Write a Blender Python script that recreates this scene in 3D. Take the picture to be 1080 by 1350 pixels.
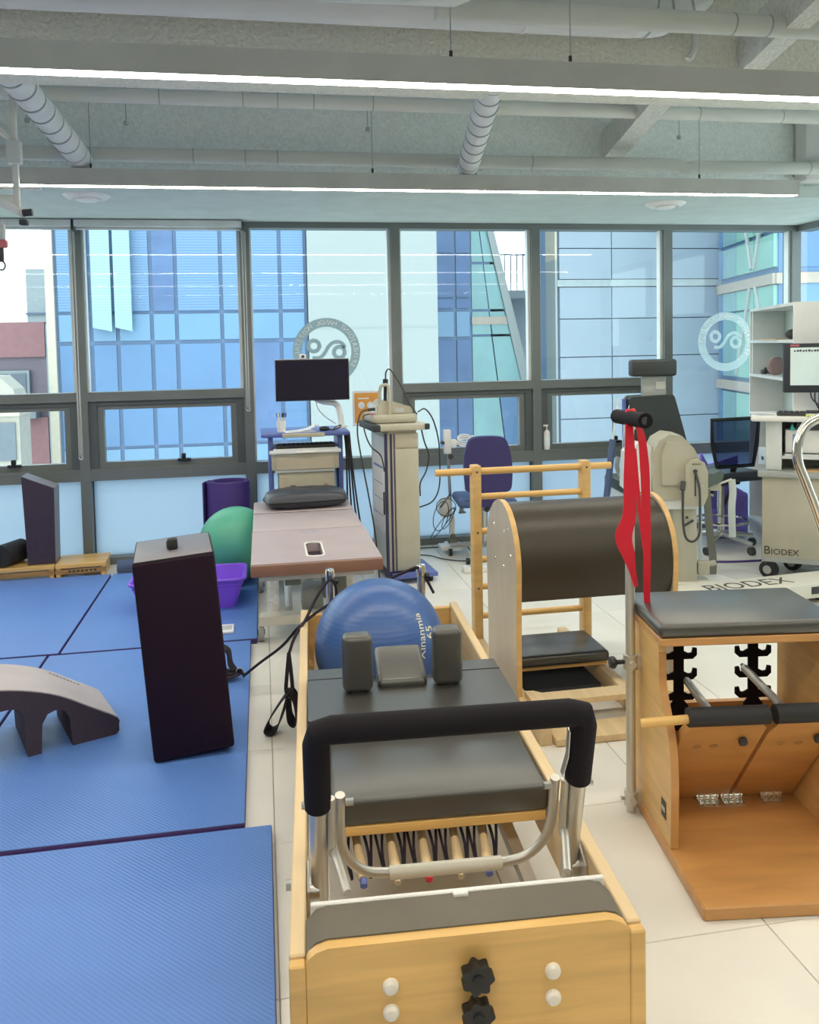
import bpy, bmesh, math, random
from mathutils import Vector, Matrix, Euler
random.seed(7)
SC = bpy.context.scene
COL = SC.collection
PI = math.pi
for o in list(bpy.data.objects): bpy.data.objects.remove(o)

# ------------------------------------------------------------------ camera
YAW, PITCH, ROLL, FPX, PPY = .1754, .0546, .0199, 1100.0, 518.8
CAM_H = 1.45
w = Vector((math.sin(YAW)*math.cos(PITCH), math.cos(YAW)*math.cos(PITCH), -math.sin(PITCH)))
r0 = Vector((math.cos(YAW), -math.sin(YAW), 0)); d0 = w.cross(r0)
rr = r0*math.cos(ROLL)+d0*math.sin(ROLL); dd = -r0*math.sin(ROLL)+d0*math.cos(ROLL)
cd = bpy.data.cameras.new('camera'); cam = bpy.data.objects.new('camera', cd); COL.objects.link(cam)
cam.matrix_world = Matrix(((rr.x, -dd.x, -w.x, 0), (rr.y, -dd.y, -w.y, 0), (rr.z, -dd.z, -w.z, CAM_H), (0, 0, 0, 1)))
cd.sensor_fit = 'HORIZONTAL'; cd.sensor_width = 36; cd.lens = 36*FPX/1080
cd.shift_y = -(675-PPY)/1080; cd.clip_start = .05; cd.clip_end = 400
SC.camera = cam

# ------------------------------------------------------------------ world (even bright overcast) and exposure
wd = bpy.data.worlds.new('overcast'); SC.world = wd; wd.use_nodes = True
bg = wd.node_tree.nodes['Background']
bg.inputs['Color'].default_value = (1.0, .965, .87, 1); bg.inputs['Strength'].default_value = 2.0
SC.view_settings.view_transform = 'Standard'; SC.view_settings.look = 'None'
SC.view_settings.gamma = 1; SC.view_settings.use_curve_mapping = False
SC.view_settings.exposure = 0.78
LAMP_POWER = 24.0

# ------------------------------------------------------------------ materials
def mat(name, col, rough=.5, metal=0.0, var=None, bump=None, emit=0, coat=0, spec=None, wood=None, ridges=None, alpha=None):
    m = bpy.data.materials.new(name); m.use_nodes = True
    nt = m.node_tree; N = nt.nodes; L = nt.links; b = N['Principled BSDF']
    b.inputs['Roughness'].default_value = rough; b.inputs['Metallic'].default_value = metal
    if spec is not None: b.inputs['Specular IOR Level'].default_value = spec
    if coat: b.inputs['Coat Weight'].default_value = coat; b.inputs['Coat Roughness'].default_value = .25
    tc = N.new('ShaderNodeTexCoord')
    c4 = (*col, 1)
    nz = N.new('ShaderNodeTexNoise'); L.new(tc.outputs['Object'], nz.inputs['Vector'])
    sc, amt = var if var else (6, .06)
    nz.inputs['Scale'].default_value = sc; nz.inputs['Detail'].default_value = 4
    if wood:
        mp = N.new('ShaderNodeMapping'); L.new(tc.outputs['Object'], mp.inputs['Vector'])
        mp.inputs['Scale'].default_value = wood; L.new(mp.outputs['Vector'], nz.inputs['Vector'])
        nz.inputs['Scale'].default_value = 3; nz.inputs['Detail'].default_value = 6; nz.inputs['Distortion'].default_value = .6
    rp = N.new('ShaderNodeValToRGB'); L.new(nz.outputs['Fac'], rp.inputs['Fac'])
    rp.color_ramp.elements[0].position = .3; rp.color_ramp.elements[1].position = .7
    rp.color_ramp.elements[0].color = tuple(max(0, c*(1-amt)) for c in col)+(1,)
    rp.color_ramp.elements[1].color = tuple(min(1, c*(1+amt)) for c in col)+(1,)
    L.new(rp.outputs['Color'], b.inputs['Base Color'])
    if emit:
        b.inputs['Emission Color'].default_value = c4; b.inputs['Emission Strength'].default_value = emit
    if bump or ridges:
        bp = N.new('ShaderNodeBump'); L.new(bp.outputs['Normal'], b.inputs['Normal'])
        if ridges:
            t = N.new('ShaderNodeTexWave'); L.new(tc.outputs['Object'], t.inputs['Vector'])
            t.inputs['Scale'].default_value = ridges[0]; t.inputs['Distortion'].default_value = .4
            bp.inputs['Strength'].default_value = ridges[1]; bp.inputs['Distance'].default_value = .002
            if len(ridges) > 2: t.bands_direction = ridges[2]
            L.new(t.outputs['Fac'], bp.inputs['Height'])
        else:
            t = N.new('ShaderNodeTexNoise'); L.new(tc.outputs['Object'], t.inputs['Vector'])
            t.inputs['Scale'].default_value = bump[0]; t.inputs['Detail'].default_value = 3
            bp.inputs['Strength'].default_value = bump[1]; bp.inputs['Distance'].default_value = bump[2] if len(bump) > 2 else .004
            L.new(t.outputs['Fac'], bp.inputs['Height'])
    return m

def glass(name, tint, gloss=.05, milk=0.0, milkcol=(1, 1, 1)):
    """thin window pane: tinted see-through plus a little mirror; milk adds frosting"""
    m = bpy.data.materials.new(name); m.use_nodes = True
    nt = m.node_tree; N = nt.nodes; L = nt.links; N.clear()
    out = N.new('ShaderNodeOutputMaterial'); tr = N.new('ShaderNodeBsdfTransparent'); tr.inputs['Color'].default_value = (*tint, 1)
    gl = N.new('ShaderNodeBsdfGlossy'); gl.inputs['Roughness'].default_value = .02
    mx = N.new('ShaderNodeMixShader'); mx.inputs['Fac'].default_value = gloss
    src = tr.outputs[0]
    if milk:
        tl = N.new('ShaderNodeBsdfTranslucent'); tl.inputs['Color'].default_value = (*milkcol, 1)
        df = N.new('ShaderNodeBsdfDiffuse'); df.inputs['Color'].default_value = (*milkcol, 1)
        m1 = N.new('ShaderNodeMixShader'); m1.inputs['Fac'].default_value = .2
        L.new(tl.outputs[0], m1.inputs[1]); L.new(df.outputs[0], m1.inputs[2])
        m2 = N.new('ShaderNodeMixShader'); m2.inputs['Fac'].default_value = milk
        L.new(tr.outputs[0], m2.inputs[1]); L.new(m1.outputs[0], m2.inputs[2]); src = m2.outputs[0]
    L.new(src, mx.inputs[1]); L.new(gl.outputs[0], mx.inputs[2]); L.new(mx.outputs[0], out.inputs[0])
    return m

MT = {}
def defm(k, *a, **kw): MT[k] = mat(k, *a, **kw)
defm('floor_tile', (.80, .785, .735), .26, var=(2.5, .05), spec=.4)
defm('grout', (.42, .40, .36), .8)
defm('paint', (.58, .66, .63), .7)
defm('deck', (.80, .86, .88), .7)
defm('spray', (.80, .87, .85), .95, var=(60, .08), bump=(70, .6, .012))
defm('spray_light', (.74, .75, .71), .95, var=(60, .10), bump=(60, .8, .015))
defm('duct', (.72, .73, .72), .55, var=(3, .05))
defm('duct_wrap', (.74, .77, .78), .6, var=(8, .08), bump=(14, .5, .01))
defm('hoop', (.40, .43, .45), .6)
defm('pipe', (.70, .72, .68), .6, var=(4, .06))
defm('lamp_body', (.55, .56, .54), .5)
defm('alu', (.185, .205, .205), .45, .3, var=(3, .05))
defm('alu_dark', (.11, .125, .13), .45, .3)
defm('gasket', (.03, .035, .045), .6)
defm('steel', (.62, .62, .60), .3, 1.0)
defm('chrome', (.75, .72, .68), .12, 1.0)
defm('satin', (.62, .60, .55), .4, .75)
defm('cream_metal', (.70, .67, .58), .4, .1)
defm('wood', (.66, .42, .16), .42, wood=(3, .9, 9), var=(3, .13), coat=.15)
defm('wood_x', (.74, .46, .155), .42, wood=(.8, 6, 9), var=(3, .14), coat=.15)
defm('wood_pale', (.72, .55, .32), .45, wood=(9, .7, 9), var=(3, .10))
defm('wood_orange', (.56, .285, .095), .38, wood=(1.2, 5, 5), var=(3, .12), coat=.2)
defm('panel_grey', (.50, .43, .33), .35, wood=(3, 3, .8), var=(3, .08), coat=.4)
defm('ply_edge', (.38, .22, .09), .6, wood=(4, 4, 30), var=(3, .3))
defm('plug', (.82, .78, .70), .5)
defm('leather', (.040, .039, .035), .40, bump=(220, .12, .001), spec=.9, coat=.6)
defm('leather_barrel', (.036, .028, .018), .40, bump=(220, .2, .001), spec=.5)
defm('leather_blue', (.035, .04, .055), .38, bump=(120, .25, .002), spec=.55)
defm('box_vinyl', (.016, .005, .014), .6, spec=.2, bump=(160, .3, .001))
defm('vinyl_lit', (.20, .19, .21), .42, bump=(160, .3, .001))  # lit copy of the black vinyl: window light put into the colour
defm('foam', (.008, .006, .010), .75, spec=.25)
defm('rubber', (.02, .02, .022), .7)
defm('black', (.012, .012, .014), .45)
defm('strap', (.016, .010, .020), .8)
defm('mat_blue', (.105, .235, .63), .40, ridges=(42, .35, 'DIAGONAL'), var=(2, .05))
defm('mat_edge', (.06, .03, .17), .6)
defm('platform_grey', (.15, .135, .105), .75, bump=(300, .5, .001))
defm('ball_blue', (.05, .125, .36), .33, ridges=(20, .15, 'Z'), spec=.5)
defm('ball_green', (.09, .42, .28), .42)
defm('print_cream', (.85, .80, .60), .5)
defm('purple', (.26, .10, .80), .4)
defm('purple_roll', (.075, .04, .22), .7)
defm('purple_bag', (.27, .20, .75), .6, bump=(14, .5, .01))
defm('roll_blue', (.08, .12, .24), .7)
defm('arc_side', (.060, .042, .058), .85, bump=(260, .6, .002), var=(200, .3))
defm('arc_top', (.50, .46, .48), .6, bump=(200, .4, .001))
defm('wedge_side', (.045, .028, .050), .55)
defm('table_vinyl', (.45, .38, .40), .42, bump=(180, .15, .001))
defm('table_edge', (.26, .14, .10), .45)
defm('white', (.80, .80, .78), .4)
defm('white_cool', (.72, .76, .76), .45)
defm('beige', (.46, .44, .35), .45)
defm('beige_dark', (.50, .45, .35), .5)
defm('grey_plastic', (.36, .38, .37), .45)
defm('cart_blue', (.10, .14, .42), .4)
defm('navy_stripe', (.035, .03, .09), .5)
defm('navy_fabric', (.042, .035, .135), .85, bump=(300, .4, .001))
defm('seat_blue', (.08, .13, .28), .8)
defm('screen_off', (.012, .006, .022), .15)
defm('biodex_pad', (.030, .036, .036), .45)
defm('biodex_pad_light', (.10, .13, .12), .45)
defm('strap_grey', (.16, .17, .14), .8)
defm('clear_strap', (.62, .70, .72), .4)
defm('red_band', (.72, .010, .035), .45, var=(5, .12))
defm('orange', (.80, .36, .08), .5)
defm('poster_white', (.80, .82, .86), .5)
defm('decal', (.50, .54, .54), .6)
defm('ceramic', (.50, .54, .54), .6)
defm('decal_pale', (.80, .87, .88), .6)
defm('manila', (.72, .50, .26), .7)
defm('paper', (.84, .85, .88), .7)
defm('print_blue', (.22, .30, .62), .6)
defm('ink', (.05, .05, .05), .6)
defm('yellow_note', (.70, .75, .25), .6)
defm('green_plate', (.12, .38, .12), .5)
defm('pink', (.55, .14, .17), .5)
defm('mauve', (.36, .25, .25), .6)
defm('teal', (.05, .45, .45), .5)
defm('coil', (.50, .42, .28), .35, .6)
defm('lamp_glow', (1.0, .90, .74), .5, emit=LAMP_POWER)
defm('disc_white', (.85, .85, .82), .5)
defm('pc_screen', (.62, .74, .72), .3, emit=.12)
defm('chain', (.72, .72, .68), .4)
MT['glass'] = glass('window_glass', (.84, .945, 1.0), .03)
MT['frost'] = glass('frosted_glass', (.8, .9, 1.0), .03, milk=.97, milkcol=(.54, .68, .80))
def meshback():
    return glass('chair_mesh', (.36, .38, .46), .02)
MT['mesh'] = meshback()
MT['emblem_grey'] = glass('emblem_grey', (.9, .95, .95), .02, milk=.85, milkcol=(.43, .49, .50))
MT['emblem_pale'] = glass('emblem_pale', (.95, 1, 1), .02, milk=.5, milkcol=(.62, .70, .70))
MT['clear'] = glass('clear_plastic', (.80, .86, .90), .12)
# outside
defm('out_glass', (0.11, 0.206, 0.371), .4, var=(.6, .06), spec=.3)
defm('out_glass_light', (0.135, 0.256, 0.411), .3, var=(.6, .06))
defm('out_glass_dark', (0.095, 0.16, 0.311), .4, var=(.9, .15), spec=.3)
defm('out_aqua', (0.181, 0.341, 0.371), .3, var=(.7, .15))
defm('out_mint', (0.211, 0.426, 0.371), .3, var=(.7, .12))
defm('out_frame', (0.095, 0.16, 0.281), .5)
defm('out_white', (.30, .337, .348), .8, var=(.3, .01))
defm('out_panel', (0.261, 0.321, 0.401), .5, var=(.5, .05))
defm('out_joint', (0.12, 0.16, 0.231), .6)
defm('out_cream', (0.477, 0.442, 0.371), .7)
defm('out_band', (0.376, 0.331, 0.291), .6)
defm('out_brick', (0.331, 0.17, 0.181), .8)
defm('out_brick_dark', (0.201, 0.166, 0.201), .8)
defm('out_beige', (0.401, 0.386, 0.341), .8)
defm('out_concrete', (0.311, 0.361, 0.391), .8)
defm('out_window', (0.131, 0.16, 0.201), .4)
defm('beam_spray', (.80, .80, .72), .95, var=(60, .08), bump=(60, .8, .015))
defm('street', (.62, .62, .60), .9)  # pale albedo set to bounce light up to the ceiling
def blinds(k, lo, hi):
    m = MT[k] = mat(k, hi, .35)
    nt = m.node_tree; N = nt.nodes; L = nt.links; b = N['Principled BSDF']
    tc = N.new('ShaderNodeTexCoord'); t = N.new('ShaderNodeTexWave'); t.bands_direction = 'Z'
    t.inputs['Scale'].default_value = 4.6; L.new(tc.outputs['Object'], t.inputs['Vector'])
    rp = N.new('ShaderNodeValToRGB'); rp.color_ramp.elements[0].color = (*lo, 1); rp.color_ramp.elements[1].color = (*hi, 1)
    L.new(t.outputs['Fac'], rp.inputs['Fac']); L.new(rp.outputs['Color'], b.inputs['Base Color'])
blinds('out_blinds', (.10, .19, .37), (.15, .27, .43)); blinds('out_blinds_mint', (.22, .38, .44), (.30, .49, .48))

# ------------------------------------------------------------------ geometry helpers
def catmull(pts, sub=6, closed=False):
    P = [Vector(p) for p in pts]; n = len(P); out = []
    rng = range(n if closed else n-1)
    for i in rng:
        p1, p2 = P[i], P[(i+1) % n]
        p0 = P[i-1] if (i > 0 or closed) else p1+(p1-p2)
        p3 = P[(i+2) % n] if (i+2 < n or closed) else p2+(p2-p1)
        for k in range(sub):
            t = k/sub
            out.append(.5*((2*p1)+(p2-p0)*t+(2*p0-5*p1+4*p2-p3)*t*t+(3*p1-p0-3*p2+p3)*t**3))
    if not closed: out.append(P[-1])
    return out

class G:
    def __init__(s): s.v = []; s.f = []
    def add(s, vs, fs):
        o = len(s.v); s.v += [tuple(x) for x in vs]; s.f += [tuple(i+o for i in f) for f in fs]; return s
    def box(s, x0, x1, y0, y1, z0, z1, M=None):
        vs = [Vector((x, y, z)) for x in (x0, x1) for y in (y0, y1) for z in (z0, z1)]
        if M: vs = [M @ q for q in vs]
        return s.add(vs, [(0, 1, 3, 2), (4, 6, 7, 5), (0, 4, 5, 1), (2, 3, 7, 6), (0, 2, 6, 4), (1, 5, 7, 3)])
    def rbox(s, x0, x1, y0, y1, z0, z1, r=.01, seg=2, M=None):
        bm = bmesh.new(); bmesh.ops.create_cube(bm, size=1)
        for q in bm.verts: q.co = Vector((x0+(q.co.x+.5)*(x1-x0), y0+(q.co.y+.5)*(y1-y0), z0+(q.co.z+.5)*(z1-z0)))
        r = min(r, .49*min(x1-x0, y1-y0, z1-z0))
        bmesh.ops.bevel(bm, geom=bm.edges[:], offset=r, segments=seg, profile=.5, affect='EDGES')
        bm.verts.index_update()
        s.add([(M @ q.co) if M else q.co for q in bm.verts], [[q.index for q in f.verts] for f in bm.faces]); bm.free(); return s
    def prism(s, poly, axis, a, b, M=None):
        """extrude a 2-D outline along axis from a to b; outline in the two other axes, in x,y,z order"""
        n = len(poly)
        def mk(p, t):
            q = {'x': (t, p[0], p[1]), 'y': (p[0], t, p[1]), 'z': (p[0], p[1], t)}[axis]
            return (M @ Vector(q)) if M else q
        vs = [mk(p, a) for p in poly]+[mk(p, b) for p in poly]
        return s.add(vs, [tuple(range(n))[::-1], tuple(range(n, 2*n))]+[(i, (i+1) % n, n+(i+1) % n, n+i) for i in range(n)])
    def tube(s, pts, r, n=8, closed=False, cap=True):
        P = [Vector(p) for p in pts]; m = len(P)
        R = r if isinstance(r, (list, tuple)) else [r]*m
        up = None; rings = []
        for i in range(m):
            if closed: t = P[(i+1) % m]-P[i-1]
            else: t = P[min(i+1, m-1)]-P[max(i-1, 0)]
            if t.length < 1e-9: t = Vector((0, 0, 1))
            t.normalize()
            if up is None:
                a = Vector((0, 0, 1)) if abs(t.z) < .9 else Vector((1, 0, 0)); up = (a-t*a.dot(t)).normalized()
            else:
                up = up-t*up.dot(t); up = up.normalized() if up.length > 1e-6 else t.orthogonal().normalized()
            q = t.cross(up)
            rings.append([P[i]+(up*math.cos(2*PI*k/n)+q*math.sin(2*PI*k/n))*R[i] for k in range(n)])
        vs = [x for g in rings for x in g]; fs = []
        for i in range(m if closed else m-1):
            j = (i+1) % m
            for k in range(n): fs.append((i*n+k, i*n+(k+1) % n, j*n+(k+1) % n, j*n+k))
        if cap and not closed: fs += [tuple(range(n))[::-1], tuple((m-1)*n+k for k in range(n))]
        return s.add(vs, fs)
    def cyl(s, p0, p1, r, r1=None, n=16):
        return s.tube([p0, p1], [r, r if r1 is None else r1], n)
    def ribbon(s, pts, wdir, wid, th):
        P = [Vector(p) for p in pts]; W = Vector(wdir).normalized(); m = len(P); vs = []; fs = []
        for i in range(m):
            t = (P[min(i+1, m-1)]-P[max(i-1, 0)]).normalized(); Wd = (W-t*W.dot(t)).normalized(); nn = t.cross(Wd)
            wi = wid[i] if isinstance(wid, (list, tuple)) else wid
            for a, b in ((-1, -1), (1, -1), (1, 1), (-1, 1)): vs.append(P[i]+Wd*a*wi/2+nn*b*th/2)
        for i in range(m-1):
            for k in range(4): fs.append((i*4+k, i*4+(k+1) % 4, i*4+4+(k+1) % 4, i*4+4+k))
        fs += [(0, 1, 2, 3), tuple((m-1)*4+k for k in (3, 2, 1, 0))]
        return s.add(vs, fs)
    def lathe(s, prof, c=(0, 0, 0), n=24, axis='z'):
        vs = []; fs = []; m = len(prof); c = Vector(c)
        for (r, h) in prof:
            for k in range(n):
                a = 2*PI*k/n; x, y = r*math.cos(a), r*math.sin(a)
                vs.append(c+Vector({'z': (x, y, h), 'y': (x, h, y), 'x': (h, x, y)}[axis]))
        for i in range(m-1):
            for k in range(n): fs.append((i*n+k, i*n+(k+1) % n, (i+1)*n+(k+1) % n, (i+1)*n+k))
        fs += [tuple(range(n))[::-1], tuple((m-1)*n+k for k in range(n))]
        return s.add(vs, fs)
    def ball(s, c, r, nu=32, nv=20, sc=(1, 1, 1)):
        prof = [(max(1e-4, math.sin(PI*i/nv)), -math.cos(PI*i/nv)) for i in range(nv+1)]
        vs = []; fs = []
        for a, h in prof:
            for k in range(nu):
                t = 2*PI*k/nu; vs.append((c[0]+r*sc[0]*a*math.cos(t), c[1]+r*sc[1]*a*math.sin(t), c[2]+r*sc[2]*h))
        for i in range(nv):
            for k in range(nu): fs.append((i*nu+k, i*nu+(k+1) % nu, (i+1)*nu+(k+1) % nu, (i+1)*nu+k))
        return s.add(vs, fs)
    def ring(s, c, r0, r1, y0, y1, a0=0, a1=360, n=48):
        """flat annulus in the XZ plane between y0 and y1"""
        m = int(n*(a1-a0)/360); full = (a1-a0) >= 360; vs = []; fs = []
        k = m if full else m+1
        for i in range(k):
            a = math.radians(a0+(a1-a0)*i/m)
            for (r, y) in ((r0, y0), (r1, y0), (r1, y1), (r0, y1)): vs.append((c[0]+r*math.cos(a), c[1]+y, c[2]+r*math.sin(a)))
        for i in range(m):
            j = (i+1) % k
            for q in range(4): fs.append((i*4+q, i*4+(q+1) % 4, j*4+(q+1) % 4, j*4+q))
        if not full: fs += [(0, 1, 2, 3), tuple((k-1)*4+q for q in (3, 2, 1, 0))]
        return s.add(vs, fs)
    def map(s, fn): s.v = [tuple(fn(Vector(q))) for q in s.v]; return s

def obj(name, g, m, parent=None, smooth=35, M=None):
    me = bpy.data.meshes.new(name); me.from_pydata(g.v, [], g.f)
    bm = bmesh.new(); bm.from_mesh(me); bmesh.ops.recalc_face_normals(bm, faces=bm.faces[:]); bm.to_mesh(me); bm.free()
    if smooth:
        me.polygons.foreach_set('use_smooth', [True]*len(me.polygons)); me.set_sharp_from_angle(angle=math.radians(smooth))
    me.materials.append(MT[m]); me.update()
    o = bpy.data.objects.new(name, me); COL.objects.link(o)
    if parent: o.parent = parent
    return o
def tag(o, label, cat, group=None, kind=None):
    o['label'] = label; o['category'] = cat
    if group: o['group'] = group
    if kind: o['kind'] = kind
    return o
def thing(name, label, cat, loc=(0, 0, 0), rz=0, group=None, kind=None):
    o = bpy.data.objects.new(name, None); COL.objects.link(o); o.empty_display_size = .1
    o.location = loc; o.rotation_euler = (0, 0, math.radians(rz)); return tag(o, label, cat, group, kind)
def share(name, me, parent, loc=(0, 0, 0)):
    o = bpy.data.objects.new(name, me); COL.objects.link(o); o.parent = parent; o.location = loc; return o
def text(body, size, ext=.0008, spacing=1.0, align='CENTER'):
    """lettering as a mesh in the local XY plane, facing +Z"""
    cu = bpy.data.curves.new('lettering', 'FONT'); cu.body = body; cu.size = size; cu.extrude = ext; cu.align_x = align
    cu.align_y = 'CENTER'; cu.space_character = spacing; cu.resolution_u = 3
    o = bpy.data.objects.new('lettering', cu); COL.objects.link(o)
    dg = bpy.context.evaluated_depsgraph_get(); dg.update()
    me = bpy.data.meshes.new_from_object(o.evaluated_get(dg))
    g = G(); g.add([q.co for q in me.vertices], [list(p.vertices) for p in me.polygons])
    bpy.data.objects.remove(o); bpy.data.curves.remove(cu); bpy.data.meshes.remove(me)
    return g
def upright(g, c, face=0):
    """stand lettering up in the XZ plane facing -Y, turned by face degrees about Z, centred on c"""
    M = Matrix.Translation(c) @ Matrix.Rotation(math.radians(face), 4, 'Z') @ Matrix.Rotation(PI/2, 4, 'X')
    return g.map(lambda q: M @ q)
V = Vector
def T4(loc, rz=0, rx=0, ry=0):
    return Matrix.Translation(loc) @ Euler((math.radians(rx), math.radians(ry), math.radians(rz))).to_matrix().to_4x4()



# ================================================================== THE SETTING
WY = 5.95                                   # room face of the window wall
# floor: vinyl tiles on a grouted bed
fl = tag(obj('floor', G().box(-5, 6, -3.2, 6.1, -.12, -.006), 'grout'), 'pale cream tiled floor of the exercise room', 'floor', kind='structure')
TS = .60
tile = obj('tile', G().rbox(.0012, TS-.0012, .0012, TS-.0012, -.006, 0, .0015, 1), 'floor_tile', fl)
tile.location = (-3.0, .62, 0)
for i in range(13):
    for j in range(9):
        if i == 0 and j == 0: continue
        share('tile', tile.data, fl, (-3.0+i*TS, .62+j*TS, 0))
tag(obj('wall_back', G().box(-5, 4.3, -3.3, -3.2, -.1, 3), 'paint'), 'unseen pale painted wall behind the viewer, added to block sky light', 'wall', kind='structure')  # unseen walls, added so sky light doesn't flood the front faces
tag(obj('wall_left', G().box(-5.1, -5, -3.3, 6.1, -.1, 3), 'paint'), 'unseen pale painted wall at the left end of the room, added to block sky light', 'wall', kind='structure')
tag(obj('wall_right', G().box(4.16, 4.3, -3.3, 2.28, -.1, 3), 'paint'), 'unseen pale painted wall right of the viewer, added to block sky light', 'wall', kind='structure')
# ceiling: deck planks, beams, window soffit
ce = tag(obj('ceiling', G().box(-5, 4.3, -3.2, 4.85, 2.93, 3.05), 'deck'), 'white panelled ceiling deck above the beams', 'ceiling', kind='structure')
pl = obj('panel', G().box(.006, .694, -3.2, 4.8, 2.86, 2.93), 'deck', ce); pl.location = (-4.9, 0, 0)
for i in range(1, 15): share('panel', pl.data, ce, (-4.9+.7*i, 0, 0))
b1 = G().box(-5, 4.16, 3.15, 3.665, 2.55, 2.86)
tag(obj('trim_1', b1, 'beam_spray'), 'rough sprayed ceiling beam above the near strip light', 'beam', kind='structure')
tag(obj('trim_2', G().box(-5, 4.16, 4.81, 4.98, 2.42, 2.93), 'spray'), 'rough sprayed ceiling beam behind the far strip light', 'beam', kind='structure')
tag(obj('trim_3', G().box(-5, 4.16, 4.80, 6.12, 2.347, 2.42), 'paint'), 'smooth painted soffit above the window wall', 'soffit', kind='structure')
tag(obj('trim_4', G().box(4.16, 4.30, 2.0, 6.1, 2.347, 2.93), 'paint'), 'pale painted header above the side window', 'header', kind='structure')
# sloping haunch braces between the beams
def brace(name, a, b, wdt, hgt, label):
    a, b = V(a), V(b); t = (b-a).normalized(); s = V((1, 0, 0)); u = s.cross(t)
    g = G(); vs = [p+s*x*wdt/2+u*z*hgt for p in (a, b) for x in (-1, 1) for z in (0, 1)]
    g.add(vs, [(0, 1, 3, 2), (4, 6, 7, 5), (0, 4, 5, 1), (2, 3, 7, 6), (0, 2, 6, 4), (1, 5, 7, 3)])
    tag(obj(name, g, 'spray_light'), label, 'brace', kind='structure')
brace('trim_6', (1.93, 2.3, 2.66), (1.98, 3.16, 2.53), .09, .16, 'white sprayed haunch brace at the upper right, behind the thin pipe')
brace('trim_7', (2.05, 3.73, 2.74), (2.12, 4.8, 2.56), .12, .16, 'white sprayed haunch brace between the two beams')
brace('trim_8', (-1.02, 2.6, 2.70), (-.95, 3.16, 2.60), .13, .12, 'white sprayed haunch brace at the upper left above the strip light')

# window wall
XM = [-3.42, -2.31, -1.2, -.09, .971, 2.022, 3.077, 4.16]
ZT, ZTR, ZS = 2.347, 1.19, .584
GY = WY+.085                                # glass plane
for k, x in enumerate(XM):
    hw = .033 if k < 7 else .036
    g = G().box(x-hw, x+hw, WY, WY+.13, 0, ZT)
    mo = obj('trim_%d' % (9+k), g, 'alu')
    obj('gasket', G().box(x-hw-.004, x-hw, WY+.07, WY+.10, .02, ZT-.02).box(x+hw, x+hw+.004, WY+.07, WY+.10, .02, ZT-.02), 'gasket', mo)
    tag(mo, ['grey aluminium mullion at the far left, beyond the frame', 'grey aluminium mullion left of the wedge cushion',
             'grey aluminium mullion behind the leftmost blind chain', 'grey aluminium mullion behind the rolled purple mat', 'grey aluminium mullion behind the beige cabinet',
             'grey aluminium mullion beside the white bottle', 'grey aluminium mullion behind the padded testing chair headrest', 'grey aluminium corner post behind the white shelves'][k], 'mullion', kind='structure')
names = ['outermost window bay at the far left with an opening lower sash', 'window bay showing the red brick house, with an opening lower sash', 'window bay showing the blue glass office, with an opening lower sash',
         'tall undivided window bay with the grey round emblem', 'window bay over the blue swivel chair, with an opening lower sash', 'window bay behind the white bottle, with an opening lower sash', 'tall undivided window bay with the pale round emblem']
for k in range(7):
    x0, x1 = XM[k]+.033, XM[k+1]-.033; tr = k not in (3, 6)
    wn = thing('window_%d' % (k+1), names[k], 'window', ((x0+x1)/2, WY, 0), 0, None, 'structure'); cx = (x0+x1)/2; h = (x1-x0)/2
    obj('head_rail', G().box(-h, h, 0, .12, ZT-.042, ZT), 'alu', wn)
    obj('sill_rail', G().box(-h, h, 0, .12, ZS, ZS+.058), 'alu', wn)
    obj('sill_ledge', G().box(-h, h, .005, .12, ZS+.058, ZS+.082), 'alu', wn)
    obj('bottom_rail', G().box(-h, h, 0, .12, 0, .05), 'alu', wn)
    gp = GY-WY
    obj('frosted_pane', G().box(-h, h, gp, gp+.008, .05, ZS), 'frost', wn)
    obj('reveal', G().box(-h, -h+.012, .03, gp, ZS+.08, ZT-.04).box(h-.022, h, .03, gp, ZS+.08, ZT-.04), 'white_cool', wn)
    if tr:
        obj('transom', G().box(-h, h, 0, .12, ZTR-.062, ZTR), 'alu', wn)
        obj('pane', G().box(-h, h, gp, gp+.008, ZTR, ZT-.042), 'glass', wn)
        za, zb = ZS+.082, ZTR-.062
        sf = G(); fw = .055
        sf.box(-h, h, .02, .10, zb-.03, zb).box(-h, -h+.055, .02, .10, za, zb-.03).box(h-.055, h, .02, .10, za, zb-.03)
        obj('fixed_frame', sf, 'alu_dark', wn)
        sa = G(); a, b = -h+.055, h-.055
        sa.box(a, b, .035, .095, za, za+.04).box(a, b, .035, .095, zb-.06, zb-.03).box(a, a+.04, .035, .095, za+.04, zb-.06).box(b-.04, b, .035, .095, za+.04, zb-.06)
        so = obj('sash', sa, 'alu', wn)
        obj('pane', G().box(a+.04, b-.04, gp-.02, gp-.012, za+.04, zb-.06), 'glass', so)
        lx = .10
        obj('latch', G().rbox(lx-.045, lx+.045, .008, .036, za+.03, za+.05, .006).rbox(lx-.018, lx+.012, .0, .03, za+.05, za+.085, .006), 'black', so)
    else:
        obj('pane', G().box(-h, h, gp, gp+.008, ZS+.082, ZT-.042), 'glass', wn)
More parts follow.
